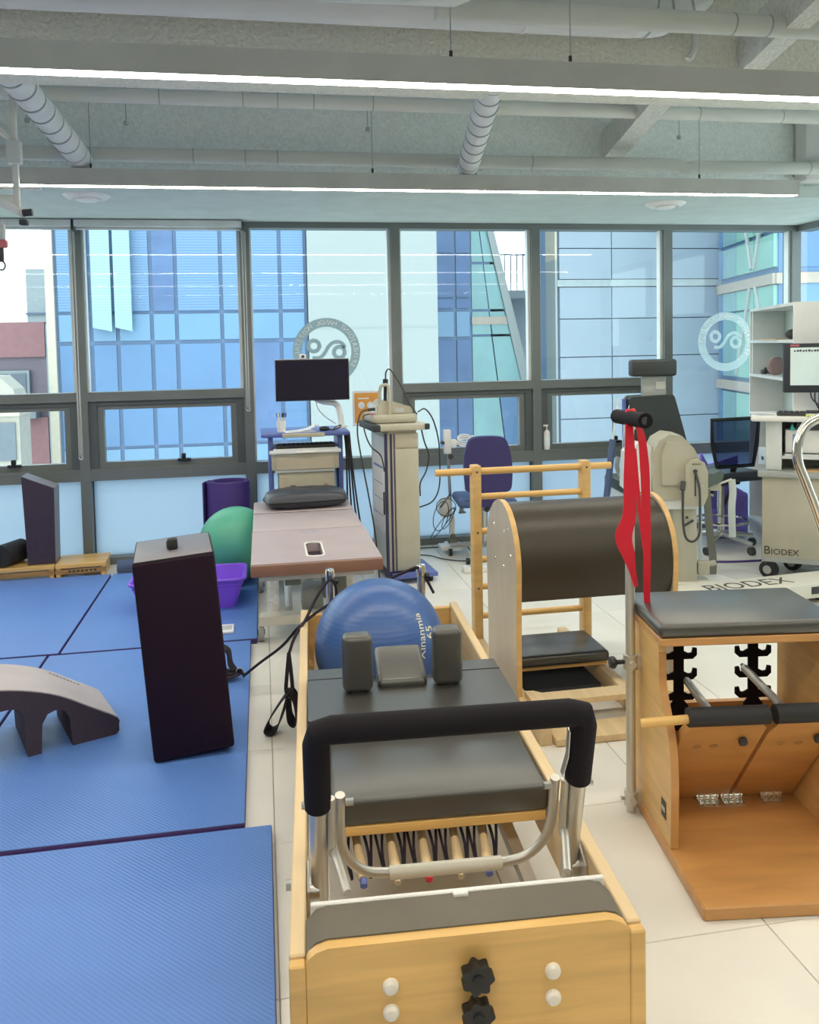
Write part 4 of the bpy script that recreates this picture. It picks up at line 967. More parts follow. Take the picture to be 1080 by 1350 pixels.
cable('thin black cable running along the window base', [(.98, 5.86, .005), (1.3, 5.85, .005), (1.7, 5.86, .005), (2.2, 5.86, .005)], 'gasket', .004)

# ================================================================== BLUE SWIVEL CHAIR
t = thing('swivel_chair', 'dark blue fabric swivel chair behind the ladder barrel', 'chair', (1.47, 5.42, 0), -6)
bp = [(-.15, .53), (-.145, .50), (-.10, .475), (-.09, .40), (.09, .40), (.10, .475), (.145, .50), (.158, .56), (.158, .68), (.135, .80), (.10, .845), (.0, .855), (-.10, .845), (-.135, .80), (-.158, .68)]
bp = [(p.x, p.z) for p in catmull([(a, 0, b) for a, b in bp], 3, True)]
obj('backrest', G().prism(bp, 'y', -.13, -.09, T4((0, 0, 0))), 'navy_fabric', t, smooth=50)
obj('back_shell', G().prism([(a*1.02, .63+(b-.63)*1.02) for a, b in bp], 'y', -.09, -.075), 'cart_blue', t, smooth=50)
obj('seat', G().rbox(-.20, .20, -.10, .28, .375, .435, .028, 3), 'seat_blue', t)
obj('back_bar', G().tube(catmull([(0, -.085, .55), (0, -.10, .45), (0, -.06, .36), (0, .05, .35)], 4), .016, 10), 'black', t)
obj('seat_plate', G().rbox(-.08, .08, -.02, .18, .345, .374, .006), 'grey_plastic', t)
obj('gas_lift', G().cyl((0, .08, .10), (0, .08, .345), .024, n=14), 'steel', t)
for k in range(5):
    a = 2*PI*k/5+.3; c = V((0, .08, 0)); e = c+V((math.cos(a)*.24, math.sin(a)*.24, .055))
    o = obj('base_arm', G().tube([c+V((0, 0, .10)), e+V((0, 0, .02))], [.022, .014], 8), 'grey_plastic', t); obj('castor', G().cyl(e+V((-.012, 0, -.03)), e+V((.012, 0, -.03)), .025, n=14), 'black', o)
t = thing('green_label_box', 'small pale box with a green label on the sill behind the blue chair', 'box', (1.55, 5.985, ZS+.083))
obj('carton', G().rbox(-.06, .07, -.018, .018, 0, .095, .004), 'white', t); obj('label_strip', G().box(-.055, .04, -.0195, -.018, .05, .085), 'green_plate', t)
t = thing('pump_bottle', 'white pump bottle standing on the window sill', 'bottle', (2.10, 5.975, ZS+.083))
obj('bottle', G().lathe([(.022, 0), (.024, .005), (.024, .125), (.018, .14), (.009, .147)], n=20), 'white', t)
obj('label_band', G().lathe([(.0245, .03), (.0247, .031), (.0247, .10), (.0245, .101)], n=20), 'decal_pale', t)
obj('pump', G().cyl((0, 0, .147), (0, 0, .175), .007, n=10).rbox(-.028, .012, -.008, .008, .173, .188, .004), 'white', t)

# ================================================================== LADDER BARREL
t = thing('ladder_barrel', 'maple ladder barrel with a brown leather half barrel', 'ladder barrel', (.95, 2.9, 0), 0)
LX0, LX1, LY = .005, .545, .88      # ladder post positions
for x in (LX0, LX1): obj('ladder_post', G().rbox(x, x+.042, LY-.032, LY+.032, .0, .895, .005), 'wood', t)
ru = obj('top_rung', G().cyl((-.165, LY, .865), (.70, LY, .865), .0165, n=14), 'wood_x', t)
for z in (.745, .58, .445, .315, .175): obj('rung', G().cyl((LX0+.03, LY, z), (LX1+.012, LY, z), .015, n=14), 'wood_x', t)
for x in (LX0+.021, LX1+.021):
    for z in (.865, .58, .315): obj('screw', G().cyl((x, LY-.034, z), (x, LY-.032, z), .005, n=8), 'ink', t)
cy, cz, cr = .385, .565, .24
def arc_panel(x0, x1, nm):
    pts = []
    a0, a1 = -10, 190
    for i in range(21):
        a = math.radians(a0+(a1-a0)*i/20); pts.append((cy+(cr+.012)*math.cos(a)*.86, cz+(cr+.012)*math.sin(a)))
    pts = [(cy+.205, 0)]+[(cy+.205, .3)]+pts+[(cy-.205, .3), (cy-.205, 0)]
    o = obj('side_panel', G().prism(pts, 'x', x0, x1), 'panel_grey', t, smooth=30)
    # plywood edge strip around the arch
    obj('panel_edge', G().ribbon([V(((x0+x1)/2, a, b)) for a, b in pts], (1, 0, 0), x1-x0-.001, .003), 'wood', o)
    return o
p1 = arc_panel(.0, .022, 'l'); p2 = arc_panel(.655, .677, 'r')
for (y, z) in ((.27, .72), (.33, .70), (.24, .62), (.34, .555), (.48, .70), (.46, .56)): obj('bolt', G().lathe([(.009, 0), (.008, -.004), (.001, -.006)], c=(0, y, z), n=12, axis='x'), 'chrome', p1)
g = G(); n = 28; ring = []
a0, a1 = -30, 210
sec = [(cy+cr*.90*math.cos(math.radians(a0+(a1-a0)*i/n)), cz+cr*math.sin(math.radians(a0+(a1-a0)*i/n))) for i in range(n+1)]
obj('barrel_pad', G().prism(sec, 'x', .024, .653), 'leather_barrel', t, smooth=40)
ins = [(cy+(a-cy)*.8, cz+(b-cz)*.8) for a, b in sec]
obj('barrel_board', G().box(.03, .648, cy-.17, cy+.17, cz-.118, cz-.104), 'wood_x', t)
# foot step pad between barrel and ladder
o = obj('step_board', G().box(.05, .47, .40, .64, .085, .10), 'wood_x', t); obj('step_pad', G().rbox(.04, .475, .38, .66, .101, .150, .016, 3), 'leather', o)
for x in (.005, .435): obj('base_rail', G().rbox(x, x+.045, -.08, .92, .0, .075, .004), 'wood_pale', t)
cp = [(.03, .02), (.085, .018), (.105, .03), (.115, .055), (.135, .068), (.50, .068), (.56, .066), (.60, .04), (.66, .04), (.66, .15), (.09, .15), (.065, .175), (.03, .18)]
obj('cross_plate', G().prism(cp, 'z', .076, .098), 'wood_pale', t)
obj('floor_plate', G().rbox(.06, .60, -.10, .03, .002, .028, .003), 'wood_pale', t)
obj('under_step', G().box(.05, .40, .30, .60, .03, .045), 'gasket', t)

# ================================================================== PILATES CHAIR (right foreground)
t = thing('pilates_chair', 'orange maple pilates chair with two pedals and black seat', 'pilates chair', (1.134, 2.452, 0), -7.5)
PW = .50
obj('base_board', G().rbox(-.005, PW+.06, -.60, .0, .0, .036, .004, 1), 'wood_orange', t)
prof = [(0, .037), (-.352, .037), (-.355, .10), (-.358, .22), (-.352, .30), (-.335, .355), (-.300, .41), (-.272, .455), (-.262, .50), (-.262, .597), (0, .597)]
prof = prof[:2]+[(p.x, p.z) for p in catmull([(a, 0, b) for a, b in prof[1:-1]], 3)]+[prof[-1]]
for x in (.0, PW-.022):
    o = obj('side_panel', G().prism(prof, 'x', x, x+.022), 'wood', t, smooth=30)
    obj('panel_edge', G().ribbon([V((x+.011, a-.0015, b)) for a, b in prof[2:-2]], (1, 0, 0), .0215, .003), 'wood_orange', o)
    if x == 0:
        obj('maker_plate', G().box(-.002, 0, -.32, -.285, .10, .15), 'ink', o)
        obj('plate_print', G().box(-.0025, -.002, -.315, -.29, .118, .132), 'satin', o)
        for z in (.42, .34, .27, .19, .11): obj('screw', G().cyl((-.004, -.012, z), (0, -.012, z), .004, n=8), 'ink', o)
obj('back_board', G().box(.022, PW-.022, -.024, -.002, .037, .305), 'wood_orange', t)
obj('seat_board', G().rbox(-.012, PW+.012, -.315, .006, .5975, .620, .003, 1), 'wood_orange', t)
obj('seat_pad', G().rbox(-.015, PW+.015, -.318, .008, .6205, .661, .014, 3), 'leather', t)
# spring hook boards
def hookboard(x, flip):
    pts = [(-.032, .262-.04), (.032, .262-.04), (.032, .30), (.016, .31)]
    right = []; left = []
    for k in range(4):
        z = .318+k*.066
        right += [(.016, z), (.045, z), (.058, z+.012), (.058, z+.034), (.046, z+.036), (.042, z+.020), (.032, z+.018), (.016, z+.026)]
    poly = [(-.03, .22), (.03, .22), (.03, .30)]+right+[(.016, .596), (-.016, .596)]+[(-a, b) for a, b in right[::-1]]+[(-.03, .30)]
    o = obj('spring_board', G().prism([(x+a, b) for a, b in poly], 'y', -.032, -.025), 'foam', t, smooth=0)
    for s in (-1, 1): obj('screw', G().cyl((x+s*.02, -.036, .245), (x+s*.02, -.032, .245), .004, n=8), 'steel', o)
hookboard(.145, 0); hookboard(.385, 0)
# pedals
def pedal(x0, x1, lab):
    a, b = V((0, -.10, .050)), V((0, -.375, .405)); d = (b-a).normalized(); nn = V((0, d.z, -d.y))
    def P(x, s, h): q = a+d*s+nn*h; return (x, q.y, q.z)
    Ls = (b-a).length
    g = G(); out = [(x0+.004, 0), (x1-.004, 0), (x1-.004, Ls-.02), (x1-.02, Ls), (x0+.02, Ls), (x0+.004, Ls-.05)]
    vs = [P(x, s, h) for h in (-.012, .012) for x, s in out]; n = len(out)
    g.add(vs, [tuple(range(n))[::-1], tuple(range(n, 2*n))]+[(i, (i+1) % n, n+(i+1) % n, n+i) for i in range(n)])
    o = obj('pedal', g, 'wood_orange', t)
    obj('pedal_pad', G().tube([V((x0+.010, b.y-.004, b.z+.018)), V((x1-.004, b.y-.004, b.z+.018))], .026, 18), 'rubber', o)
    for x in (x0+.075, x1-.055): obj('peg', G().rbox(x-.010, x+.010, -.012, .012, -.004, .016, .004, 1, Matrix.Translation(P(x, Ls-.075, -.016)) @ Matrix.Rotation(math.radians(140), 4, 'X')), 'ink', o)
    for x in (x0+.06, x0+.11): obj('wood_plug', G().prism([(x+.013*math.cos(2*PI*i/14), Ls-.115+.010*math.sin(2*PI*i/14)) for i in range(14)], 'z', 0, 1).map(lambda q: V(P(q.x, q.y, -.0121-.0008*q.z))), 'ply_edge', o)
    return o
o1 = pedal(.030, .268, 'l'); o2 = pedal(.274, PW-.026, 'r')
for x in (.20, .275, .40):
    h = obj('hinge', G().cyl((x-.034, -.112, .048), (x+.034, -.112, .048), .013, n=12).box(x-.032, x+.032, -.150, -.112, .0365, .040).box(x-.032, x+.032, -.105, -.1, .04, .075), 'chrome', t)
    for k in range(4): obj('hinge_pin', G().cyl((x-.03+k*.018, -.112, .048), (x-.025+k*.018, -.112, .048), .0142, n=12), 'coil', h)
obj('dowel', G().tube([(-.085, -.362, .404), (.05, -.378, .418)], .0125, 12), 'wood_x', t)
for (xa, za, xb, zb) in ((.165, .385, .135, .405), (.350, .420, .340, .420)):
    so = obj('spring', G().tube([(xa, -.045, za), (xa+(xb-xa)*.9, -.30, zb-.01)], .0125, 12), 'satin', t)
    obj('spring_end', G().tube([(xa, -.028, za+.004), (xa, -.05, za-.001)], .006, 8), 'ink', so)
for (y, z) in ((-.06, .565), (-.10, .545)): obj('stop_knob', G().cyl((PW-.032, y, z), (PW-.0225, y, z), .010, n=12), 'ink', t)
# pole with clamps
po = obj('pole', G().cyl((-.030, -.095, .0), (-.030, -.095, 1.205), .0145, n=20), 'satin', t)
for z in (.475, .045):
    c = obj('pole_clamp', G().cyl((-.030, -.095, z-.022), (-.030, -.095, z+.022), .022, n=18).box(-.030, 0, -.108, -.082, z-.020, z+.020).cyl((-.03, -.128, z), (-.03, -.115, z), .010, n=10), 'satin', po)
    if z > .3: obj('clamp_knob', G().cyl((-.078, -.10, z), (-.05, -.098, z), .007, n=10).lathe([(.001, -.098), (.016, -.097), (.019, -.090), (.019, -.082), (.012, -.076)], c=(0, -.10, z), n=12, axis='x'), 'black', c)
    else: obj('clamp_bolt', G().cyl((-.062, -.095, z), (-.05, -.095, z), .008, n=8), 'steel', c)
fh = obj('pole_handle', G().tube([(-.035, .01, 1.222), (-.018, -.21, 1.226)], .0225, 20), 'foam', po)
obj('handle_bore', G().tube([(-.0182, -.2095, 1.226), (-.018, -.2105, 1.226)], .012, 16), 'ink', fh)
obj('pole_tee', G().cyl((-.030, -.095, 1.19), (-.030, -.095, 1.205), .018, n=16), 'satin', po)
# red resistance band draped over the handle
t = thing('resistance_band', 'red resistance band draped over the pole handle', 'resistance band', (1.1, 2.40, 1.235))
def bl(pts, wid): return G().ribbon(catmull(pts, 5), (.98, -.18, 0), wid, .0025)
f1 = [(-.012, -.035, -.008), (-.018, -.062, -.055), (-.020, -.066, -.18), (-.022, -.066, -.30), (-.040, -.064, -.365), (-.025, -.064, -.42), (-.012, -.064, -.47), (.0, -.064, -.52)]
n = len(catmull(f1, 5)); 
def wv(ws):
    out = []
    for i in range(n):
        q = i/(n-1)*(len(ws)-1); k = min(int(q), len(ws)-2); out.append(ws[k]+(ws[k+1]-ws[k])*(q-k))
    return out
obj('front_tail', G().ribbon(catmull(f1, 5), (.98, -.18, 0), wv([.012, .026, .036, .04, .052, .04, .02, .012]), .0025), 'red_band', t)
f2 = [(.010, -.035, -.010), (.020, -.060, -.06), (.030, -.062, -.16), (.034, -.062, -.28), (.036, -.062, -.38), (.036, -.062, -.47), (.036, -.060, -.545), (.038, -.06, -.58)]
obj('long_tail', G().ribbon(catmull(f2, 5), (.98, -.18, 0), wv([.012, .022, .028, .026, .024, .022, .020, .018]), .0025), 'red_band', t)
f3 = [(-.012, -.035, -.008), (-.008, -.005, .016), (.0, -.004, .017), (.010, -.035, -.010)]
obj('knot', G().tube([(-.016, -.036, -.012), (-.006, -.03, .010), (.006, -.028, .012), (.014, -.036, -.012)], .010, 10), 'red_band', t)
f4 = [(-.005, -.066, -.10), (.006, -.068, -.24), (.02, -.068, -.36), (.032, -.066, -.44)]
obj('cross_strand', G().ribbon(catmull(f4, 5), (.98, -.18, 0), .012, .0025), 'red_band', t)
# bent chrome tube at the right edge
t = thing('chrome_frame', 'bent chrome tube support frame at the right edge of the photo', 'frame', (1.99, 2.6, 0))
path = catmull([(-.02, 0, .02), (-.02, 0, .55), (-.055, 0, .74), (-.085, 0, .835), (-.13, 0, .945), (-.164, 0, 1.03), (-.163, 0, 1.10), (-.13, 0, 1.155), (-.07, 0, 1.18), (.0, 0, 1.18), (.08, 0, 1.15), (.11, 0, 1.05), (.11, 0, .6), (.11, 0, .02)], 6)
obj('bent_tube', G().tube(path, .0165, 16), 'chrome', t)
obj('foot_bar', G().tube([(-.02, -.16, .018), (-.02, .16, .018)], .0165, 12).tube([(.11, -.16, .018), (.11, .16, .018)], .0165, 12), 'chrome', t)

# ================================================================== DYNAMOMETER (testing) CHAIR
t = thing('testing_chair', 'padded testing chair with headrest facing the window', 'chair', (2.50, 5.05, 0), -6)
obj('headrest', G().rbox(-.15, .15, -.04, .05, 1.235, 1.345, .02, 3), 'biodex_pad', t)
obj('headrest_post', G().rbox(-.07, .09, .0, .03, 1.09, 1.24, .006), 'grey_plastic', t)
obj('headrest_scale', G().box(.02, .08, -.004, .0, 1.15, 1.20), 'satin', t)
bp = [(-.17, .55), (.20, .55), (.23, .75), (.185, .92), (.135, 1.10), (.12, 1.115), (-.15, 1.105), (-.165, 1.09)]
obj('backrest', G().prism(bp, 'y', -.03, .04), 'biodex_pad', t); obj('back_shell', G().prism([(a*1.03, .83+(b-.83)*1.02) for a, b in bp], 'y', .041, .07), 'strap_grey', t)
obj('side_cover', G().prism([(-.03, .55), (.045, .55), (.045, 1.09), (.01, 1.09)], 'x', -.19, -.175), 'cart_blue', t)
obj('seat', G().rbox(-.19, .20, .05, .45, .46, .54, .02, 2), 'biodex_pad', t)
obj('seat_frame', G().rbox(-.17, .17, .02, .42, .40, .459, .006), 'white_cool', t)
obj('pedestal', G().rbox(-.07, .07, .15, .32, .08, .40, .01), 'white_cool', t)
obj('base', G().rbox(-.22, .22, -.05, .5, .0, .08, .01), 'white_cool', t)
obj('arm_handle', G().tube(catmull([(-.21, -.02, .55), (-.25, -.03, .65), (-.24, -.02, .72)], 4), .014, 10), 'grey_plastic', t)
obj('belt', G().ribbon(catmull([(-.17, -.035, 1.05), (-.21, -.05, .9), (-.225, -.05, .70), (-.24, -.04, .6)], 5), (.3, 1, 0), .04, .004), 'clear_strap', t)
t = thing('support_leg', 'blue-grey tubular support leg leaning left of the testing chair', 'support', (2.15, 5.0, 0))
obj('tube', G().tube([(-.02, 0, .0), (.005, 0, .47), (.05, 0, .84)], .021, 12), 'roll_blue', t); obj('upper_link', G().tube([(.05, 0, .84), (.10, .03, 1.1)], .008, 8), 'clear_strap', t)
obj('foot', G().cyl((-.02, 0, 0), (-.02, 0, .02), .035, n=14), 'rubber', t)
# dynamometer head on its column
t = thing('dynamometer', 'cream dynamometer head on a column with a black cable loop', 'machine', (2.40, 4.55, 0), -14)
head = [(-.14, .53), (.08, .53), (.125, .60), (.125, .76), (.09, .83), (.02, .905), (-.05, .915), (-.11, .88), (-.15, .80)]
obj('head', G().prism(head, 'y', -.05, .20), 'beige', t, smooth=30)
obj('head_cap', G().prism([(-.10, .62), (.10, .62), (.10, .76), (.07, .82), (.0, .88), (-.07, .87), (-.10, .80)], 'y', -.075, -.05), 'beige', t)
obj('tail_case', G().prism([(-.30, .58), (-.145, .56), (-.145, .84), (-.22, .86), (-.29, .80)], 'y', .0, .18), 'white_cool', t)
fp = [(.02, .50), (.13, .50), (.155, .56), (.155, .70), (.135, .755), (.10, .775), (.06, .765), (.03, .735)]
obj('face_plate', G().prism(fp, 'y', -.10, -.076), 'beige', t, smooth=40)
obj('face_slot', G().box(.078, .086, -.103, -.10, .56, .70), 'ink', t); obj('face_cap', G().cyl((.082, -.108, .705), (.082, -.099, .705), .012, n=12), 'ink', t)
obj('lettering', upright(text('BIODEX', .014, .0005), (.09, -.101, .745)), 'ink', t)
for x in (.045, .125): obj('screw', G().cyl((x, -.103, .62), (x, -.1, .62), .004, n=8), 'satin', t)
obj('socket', G().cyl((.005, -.12, .60), (.015, -.10, .645), .015, n=12), 'ink', t)
obj('cable_loop', G().tube(catmull([(.082, -.11, .70), (.10, -.125, .60), (.10, -.13, .45), (.095, -.13, .34), (.06, -.13, .30), (.02, -.13, .325), (.005, -.13, .42), (.005, -.125, .55), (.008, -.115, .61)], 6), .007, 8), 'ink', t)
obj('mount', G().box(-.16, .12, -.03, .18, .47, .53), 'white_cool', t)
obj('column', G().rbox(-.02, .12, .0, .12, .02, .47, .008), 'beige', t)
obj('lever', G().tube([(.09, -.02, .40), (.03, -.05, .375)], .008, 8).cyl((.06, -.004, .415), (.06, .001, .415), .008, n=10), 'ink', t)
obj('base_shoe', G().rbox(-.06, .20, -.04, .18, .0, .03, .006), 'cream_metal', t)
obj('base_clamp', G().rbox(.13, .20, .02, .09, .06, .14, .01).cyl((.19, .05, .12), (.24, .05, .13), .018, n=10), 'beige', t)
# limb pad and hanging straps
t = thing('limb_attachment', 'grey knee pad attachment with a hanging strap beside the dynamometer', 'attachment', (2.68, 4.72, 0), -10)
obj('pad', G().prism([(-.10, .64), (-.06, .655), (.03, .645), (.075, .665), (.095, .64), (.085, .60), (.03, .575), (-.02, .55), (-.06, .545), (-.09, .58)], 'y', -.06, .06), 'biodex_pad_light', t, smooth=45)
obj('bracket', G().rbox(-.0, .09, -.03, .03, .535, .574, .006).tube([(-.04, 0, .545), (-.05, 0, .50), (.0, 0, .52), (.05, 0, .50)], .008, 8), 'beige', t)
obj('ring', G().tube([(-.055+.022*math.cos(2*PI*i/16), -.04, .485+.022*math.sin(2*PI*i/16)) for i in range(16)], .006, 8, closed=True), 'ink', t)
obj('strap', G().ribbon(catmull([(-.01, -.05, .55), (.0, -.055, .40), (.015, -.05, .25), (.03, -.05, .12), (.028, -.05, .02)], 5), (1, 0, 0), .046, .004), 'strap_grey', t)
obj('stem', G().cyl((-.02, .03, .0225), (-.02, .03, .55), .012, n=10), 'white_cool', t)
obj('clear_strap', G().ribbon(catmull([(.165, 0, .60), (.172, 0, .52), (.165, 0, .42), (.17, 0, .24)], 5), (1, -.5, 0), .042, .004), 'clear_strap', t)
obj('side_arm', G().tube([(.08, .0, .57), (.165, .004, .60)], .007, 8), 'satin', t)
# thin floor plate and the long lettered base beam
t = thing('foot_plate', 'thin white metal plate on the floor beyond the lettered beam', 'plate', (2.52, 4.56, 0), 0)
obj('plate', G().prism([(.03, -.07), (.27, -.10), (.12, .42), (.03, .42)], 'z', .012, .022), 'white', t); obj('edge', G().ribbon([(.03, -.072, .017), (.27, -.102, .017)], (0, 0, 1), .02, .004), 'strap_grey', t)
obj('pad_foot', G().cyl((.06, -.04, 0), (.06, -.04, .012), .02, n=10).cyl((.22, -.06, 0), (.22, -.06, .012), .02, n=10).cyl((.07, .38, 0), (.07, .38, .012), .02, n=10), 'rubber', t)
t = thing('base_beam', 'long cream base beam lettered across its top behind the pilates chair', 'beam', (2.62, 4.13, 0), 5)
obj('beam', G().rbox(-.46, .56, -.11, .11, .035, .115, .006), 'cream_metal', t); obj('rail_slot', G().box(.30, .56, -.112, -.108, .06, .10), 'ink', t)
for q in (-.40, .40): obj('foot', G().box(q, q+.08, -.08, .08, 0, .035), 'rubber', t)
g = text('BIODEX', .15, .0005); g.map(lambda q: V((q.x*1.0-.02, q.y*1.0+.0, .1158+q.z*.5))); obj('lettering', g, 'ink', t)

# ================================================================== DESK CART, COMPUTER, SHELVES
t = thing('computer_desk', 'cream rolling computer desk with lettered front', 'desk', (3.0, 4.58, 0), -33)
obj('cabinet_body', G().rbox(-.02, .42, .0, .30, .13, .625, .006), 'beige', t)
obj('cabinet_top', G().rbox(-.045, .44, -.03, .31, .626, .662, .008), 'grey_plastic', t)
obj('base_skirt', G().box(-.022, .422, -.003, .302, .105, .135), 'grey_plastic', t)
obj('lettering', upright(text('B', .072, .0006, .95, 'LEFT'), (-.012, -.002, .174)), 'ink', t); obj('lettering', upright(text('IODEX', .052, .0006, 1.0, 'LEFT'), (.029, -.002, .167)), 'ink', t)
obj('upright', G().rbox(.0, .09, .03, .28, .663, .965, .006), 'white_cool', t); obj('upright', G().rbox(.38, .42, .03, .28, .663, .965, .006), 'white_cool', t)
obj('inner_panel', G().box(.09, .38, .26, .28, .663, .965), 'grey_plastic', t)
obj('shelf', G().rbox(.09, .38, .02, .26, .735, .752, .003), 'white_cool', t)
obj('desk_top', G().rbox(-.085, .46, -.06, .31, .966, 1.0, .012), 'white', t)
for (x, y) in ((.02, .03), (.38, .03), (.16, .26), (.38, .26)):
    o = obj('castor', G().cyl((x-.01, y-.02, .052), (x+.01, y+.02, .052), .052, n=22), 'rubber', t); obj('castor_hub', G().cyl((x-.012, y-.024, .052), (x+.012, y+.024, .052), .026, n=14), 'grey_plastic', o); obj('castor_fork', G().box(x-.03, x+.03, y-.02, y+.02, .085, .106), 'ink', o)
def R8(p, o=(3.0, 4.58), a=-33):
    c, s = math.cos(math.radians(a)), math.sin(math.radians(a)); return (o[0]+c*p[0]-s*p[1], o[1]+s*p[0]+c*p[1])
x, y = R8((.235, .16))
t = thing('printer', 'white printer box with a blue label on the desk shelf', 'printer', (x, y, .7525), -33)
obj('case', G().rbox(-.125, .135, -.10, .09, .0, .155, .006), 'white', t); obj('paper_slot', G().box(-.12, .13, -.103, -.099, .012, .018), 'ink', t)
lb = obj('label', G().box(-.085, -.035, -.1025, -.10, .05, .13), 'print_blue', t); obj('label_bowl', G().lathe([(.001, 0), (.025, .0), (.025, .001)], c=(-.06, -.1035, .05), n=16, axis='y'), 'print_blue', lb)
obj('tray', G().rbox(-.13, .14, -.135, -.10, -.0, .010, .003), 'white_cool', t)
x, y = R8((.25, .14))
t = thing('black_tray', 'black document tray with a teal corner above the printer', 'tray', (x, y, .9085), -33)
obj('tray_body', G().rbox(-.08, .11, -.09, .09, .0, .045, .008), 'ink', t); obj('teal_corner', G().prism([(-.115, .0), (-.085, .0), (-.105, .04)], 'y', -.09, -.07), 'teal', t)
x, y = R8((.33, .18))
t = thing('computer_monitor', 'grey framed monitor showing a form on the desk', 'monitor', (x, y, 1.0), -24)
obj('frame', G().rbox(-.235, .30, -.025, .025, .13, .43, .006), 'gasket', t)
obj('screen', G().box(-.20, .27, -.0275, -.0245, .175, .405), 'pc_screen', t)
for i in range(9): obj('screen_line', G().box(-.18+i*.016, -.17+i*.016+.003*(i%2), -.0282, -.0276, .380, .389+.002*(i%3)), 'ink', t)
for k in range(3): obj('form_row', G().box(-.005, .20, -.0282, -.0276, .315-.045*k, .3165-.045*k).box(-.005, .03, -.0282, -.0276, .325-.045*k, .333-.045*k), 'print_blue', t)
obj('form_box', G().box(-.0, .22, -.0282, -.0276, .19, .192).box(.02, .022, -.0282, -.0276, .19, .23).box(.06, .062, -.0282, -.0276, .19, .23), 'gasket', t)
obj('sticker', G().box(-.20, -.15, -.0282, -.025, .412, .424), 'pink', t); obj('note', G().box(.10, .13, -.0285, -.026, .14, .17), 'yellow_note', t)
obj('stand_neck', G().rbox(-.03, .06, -.01, .03, .01, .16, .006), 'ink', t); obj('stand_foot', G().rbox(-.09, .13, -.05, .10, .0005, .014, .006), 'ink', t)
obj('cable', G().tube(catmull([(-.08, .01, .14), (-.07, .0, .09), (-.03, 0, .05), (.0, .02, .03)], 5), .004, 6).tube(catmull([(-.05, .02, .14), (-.05, .02, .08), (-.03, .02, .03)], 5), .004, 6), 'ink', t)
x, y = R8((.20, .02))
t = thing('keyboard', 'black keyboard on the white desk top', 'keyboard', (x, y, 1.0005), -33)
obj('keyboard_body', G().rbox(-.14, .25, -.06, .06, .0, .018, .004), 'ink', t)
for i in range(12):
    for j in range(3): obj('key', G().box(-.13+i*.03, -.106+i*.03, -.05+j*.033, -.022+j*.033, .018, .024), 'gasket', t, smooth=0)
x, y = R8((-.03, .03))
t = thing('paper_sheet', 'grey leaflet on the left end of the white desk top', 'paper', (x, y, 1.0005), 4); obj('sheet', G().box(-.04, .06, -.05, .06, 0, .002), 'decal', t); obj('print', G().box(-.03, .05, -.03, .03, .002, .0023), 'grey_plastic', t)
x, y = R8((.26, -.05))
t = thing('note_pad', 'small yellow-green note pad at the desk edge', 'note pad', (x, y, 1.0005), -8); obj('pad', G().box(-.035, .035, -.012, .03, 0, .014), 'yellow_note', t); obj('top_page', G().box(-.034, .034, -.011, .029, .014, .015), 'paper', t)
x, y = R8((.26, .05))
t = thing('envelope', 'brown manila envelope on the grey desk ledge', 'envelope', (x, y, .6625), -33); obj('envelope_body', G().prism([(-.11, -.05), (.13, -.06), (.13, .10), (-.02, .08)], 'z', 0, .004), 'manila', t); obj('flap', G().prism([(-.02, .02), (.13, .01), (.13, .09), (-.02, .075)], 'z', .004, .005), 'manila', t)
# white shelf unit, roughly along the side window
t = thing('shelf_unit', 'white open shelf unit in front of the corner windows', 'shelf', (3.66, 5.80, 0), -19)
D_, L1 = .25, -1.10
g = G()
obj('side_board', G().box(-.0, D_, -.02, .0, 0, 1.69), 'white', t); obj('side_board', G().box(0, D_, L1-.02, L1, 0, 1.69), 'white', t)
for z in (.10, .45, .90, 1.185, 1.435, 1.67):
    obj('shelf_board', G().box(.0, D_-.012, L1, -.02, z, z+.02), 'white', t)
obj('back_board', G().box(D_-.010, D_, L1, -.02, .1, 1.69), 'paint', t)
obj('shelf_liner', G().box(.012, D_-.012, -.05, -.021, 1.205, 1.435).box(.012, D_-.012, -.05, -.021, 1.455, 1.67), 'white_cool', t)
def S(p, a=-19): c, s = math.cos(math.radians(a)), math.sin(math.radians(a)); return (3.66+c*p[0]-s*p[1], 5.80+s*p[0]+c*p[1])
x, y = S((.10, -.78)); t = thing('black_pouch', 'small black pouch on the upper white shelf', 'pouch', (x, y, 1.4555)); obj('pouch', G().ball((0, 0, .035), .06, 20, 12, (1, .8, .6)).map(lambda q: V((q.x, q.y, max(0, q.z)))), 'ink', t); obj('zip', G().tube([(-.05, -.02, .05), (0, -.03, .068), (.05, -.02, .05)], .003, 6), 'gasket', t)
x, y = S((.08, -.42)); t = thing('round_cushion', 'round mauve disc standing on the middle white shelf', 'disc', (x, y, 1.2055+.065)); obj('disc', G().lathe([(.055, -.02), (.064, -.012), (.065, .012), (.055, .02)], n=28, axis='y'), 'mauve', t); obj('disc_face', G().lathe([(.001, -.022), (.05, -.021), (.05, -.019)], n=24, axis='y'), 'mauve', t)
x, y = S((.08, -.20)); t = thing('toy_car', 'small black gadget on the middle white shelf beside the disc', 'gadget', (x, y, 1.2055)); obj('gadget_body', G().rbox(-.045, .045, -.025, .025, .005, .035, .01).rbox(-.02, .03, -.02, .02, .033, .05, .008), 'ink', t); [obj('foot', G().cyl((q, -.025, .01), (q, .025, .01), .010, n=10), 'gasket', t) for q in (-.03, .03)]
x, y = S((.05, -.55)); t = thing('wooden_board', 'thin pale board lying on the upper white shelf', 'board', (x, y, 1.4555), -19); obj('board', G().box(-.06, .06, -.20, .20, 0, .008), 'wood_pale', t); obj('edge', G().box(-.062, -.06, -.20, .20, 0, .008), 'manila', t)
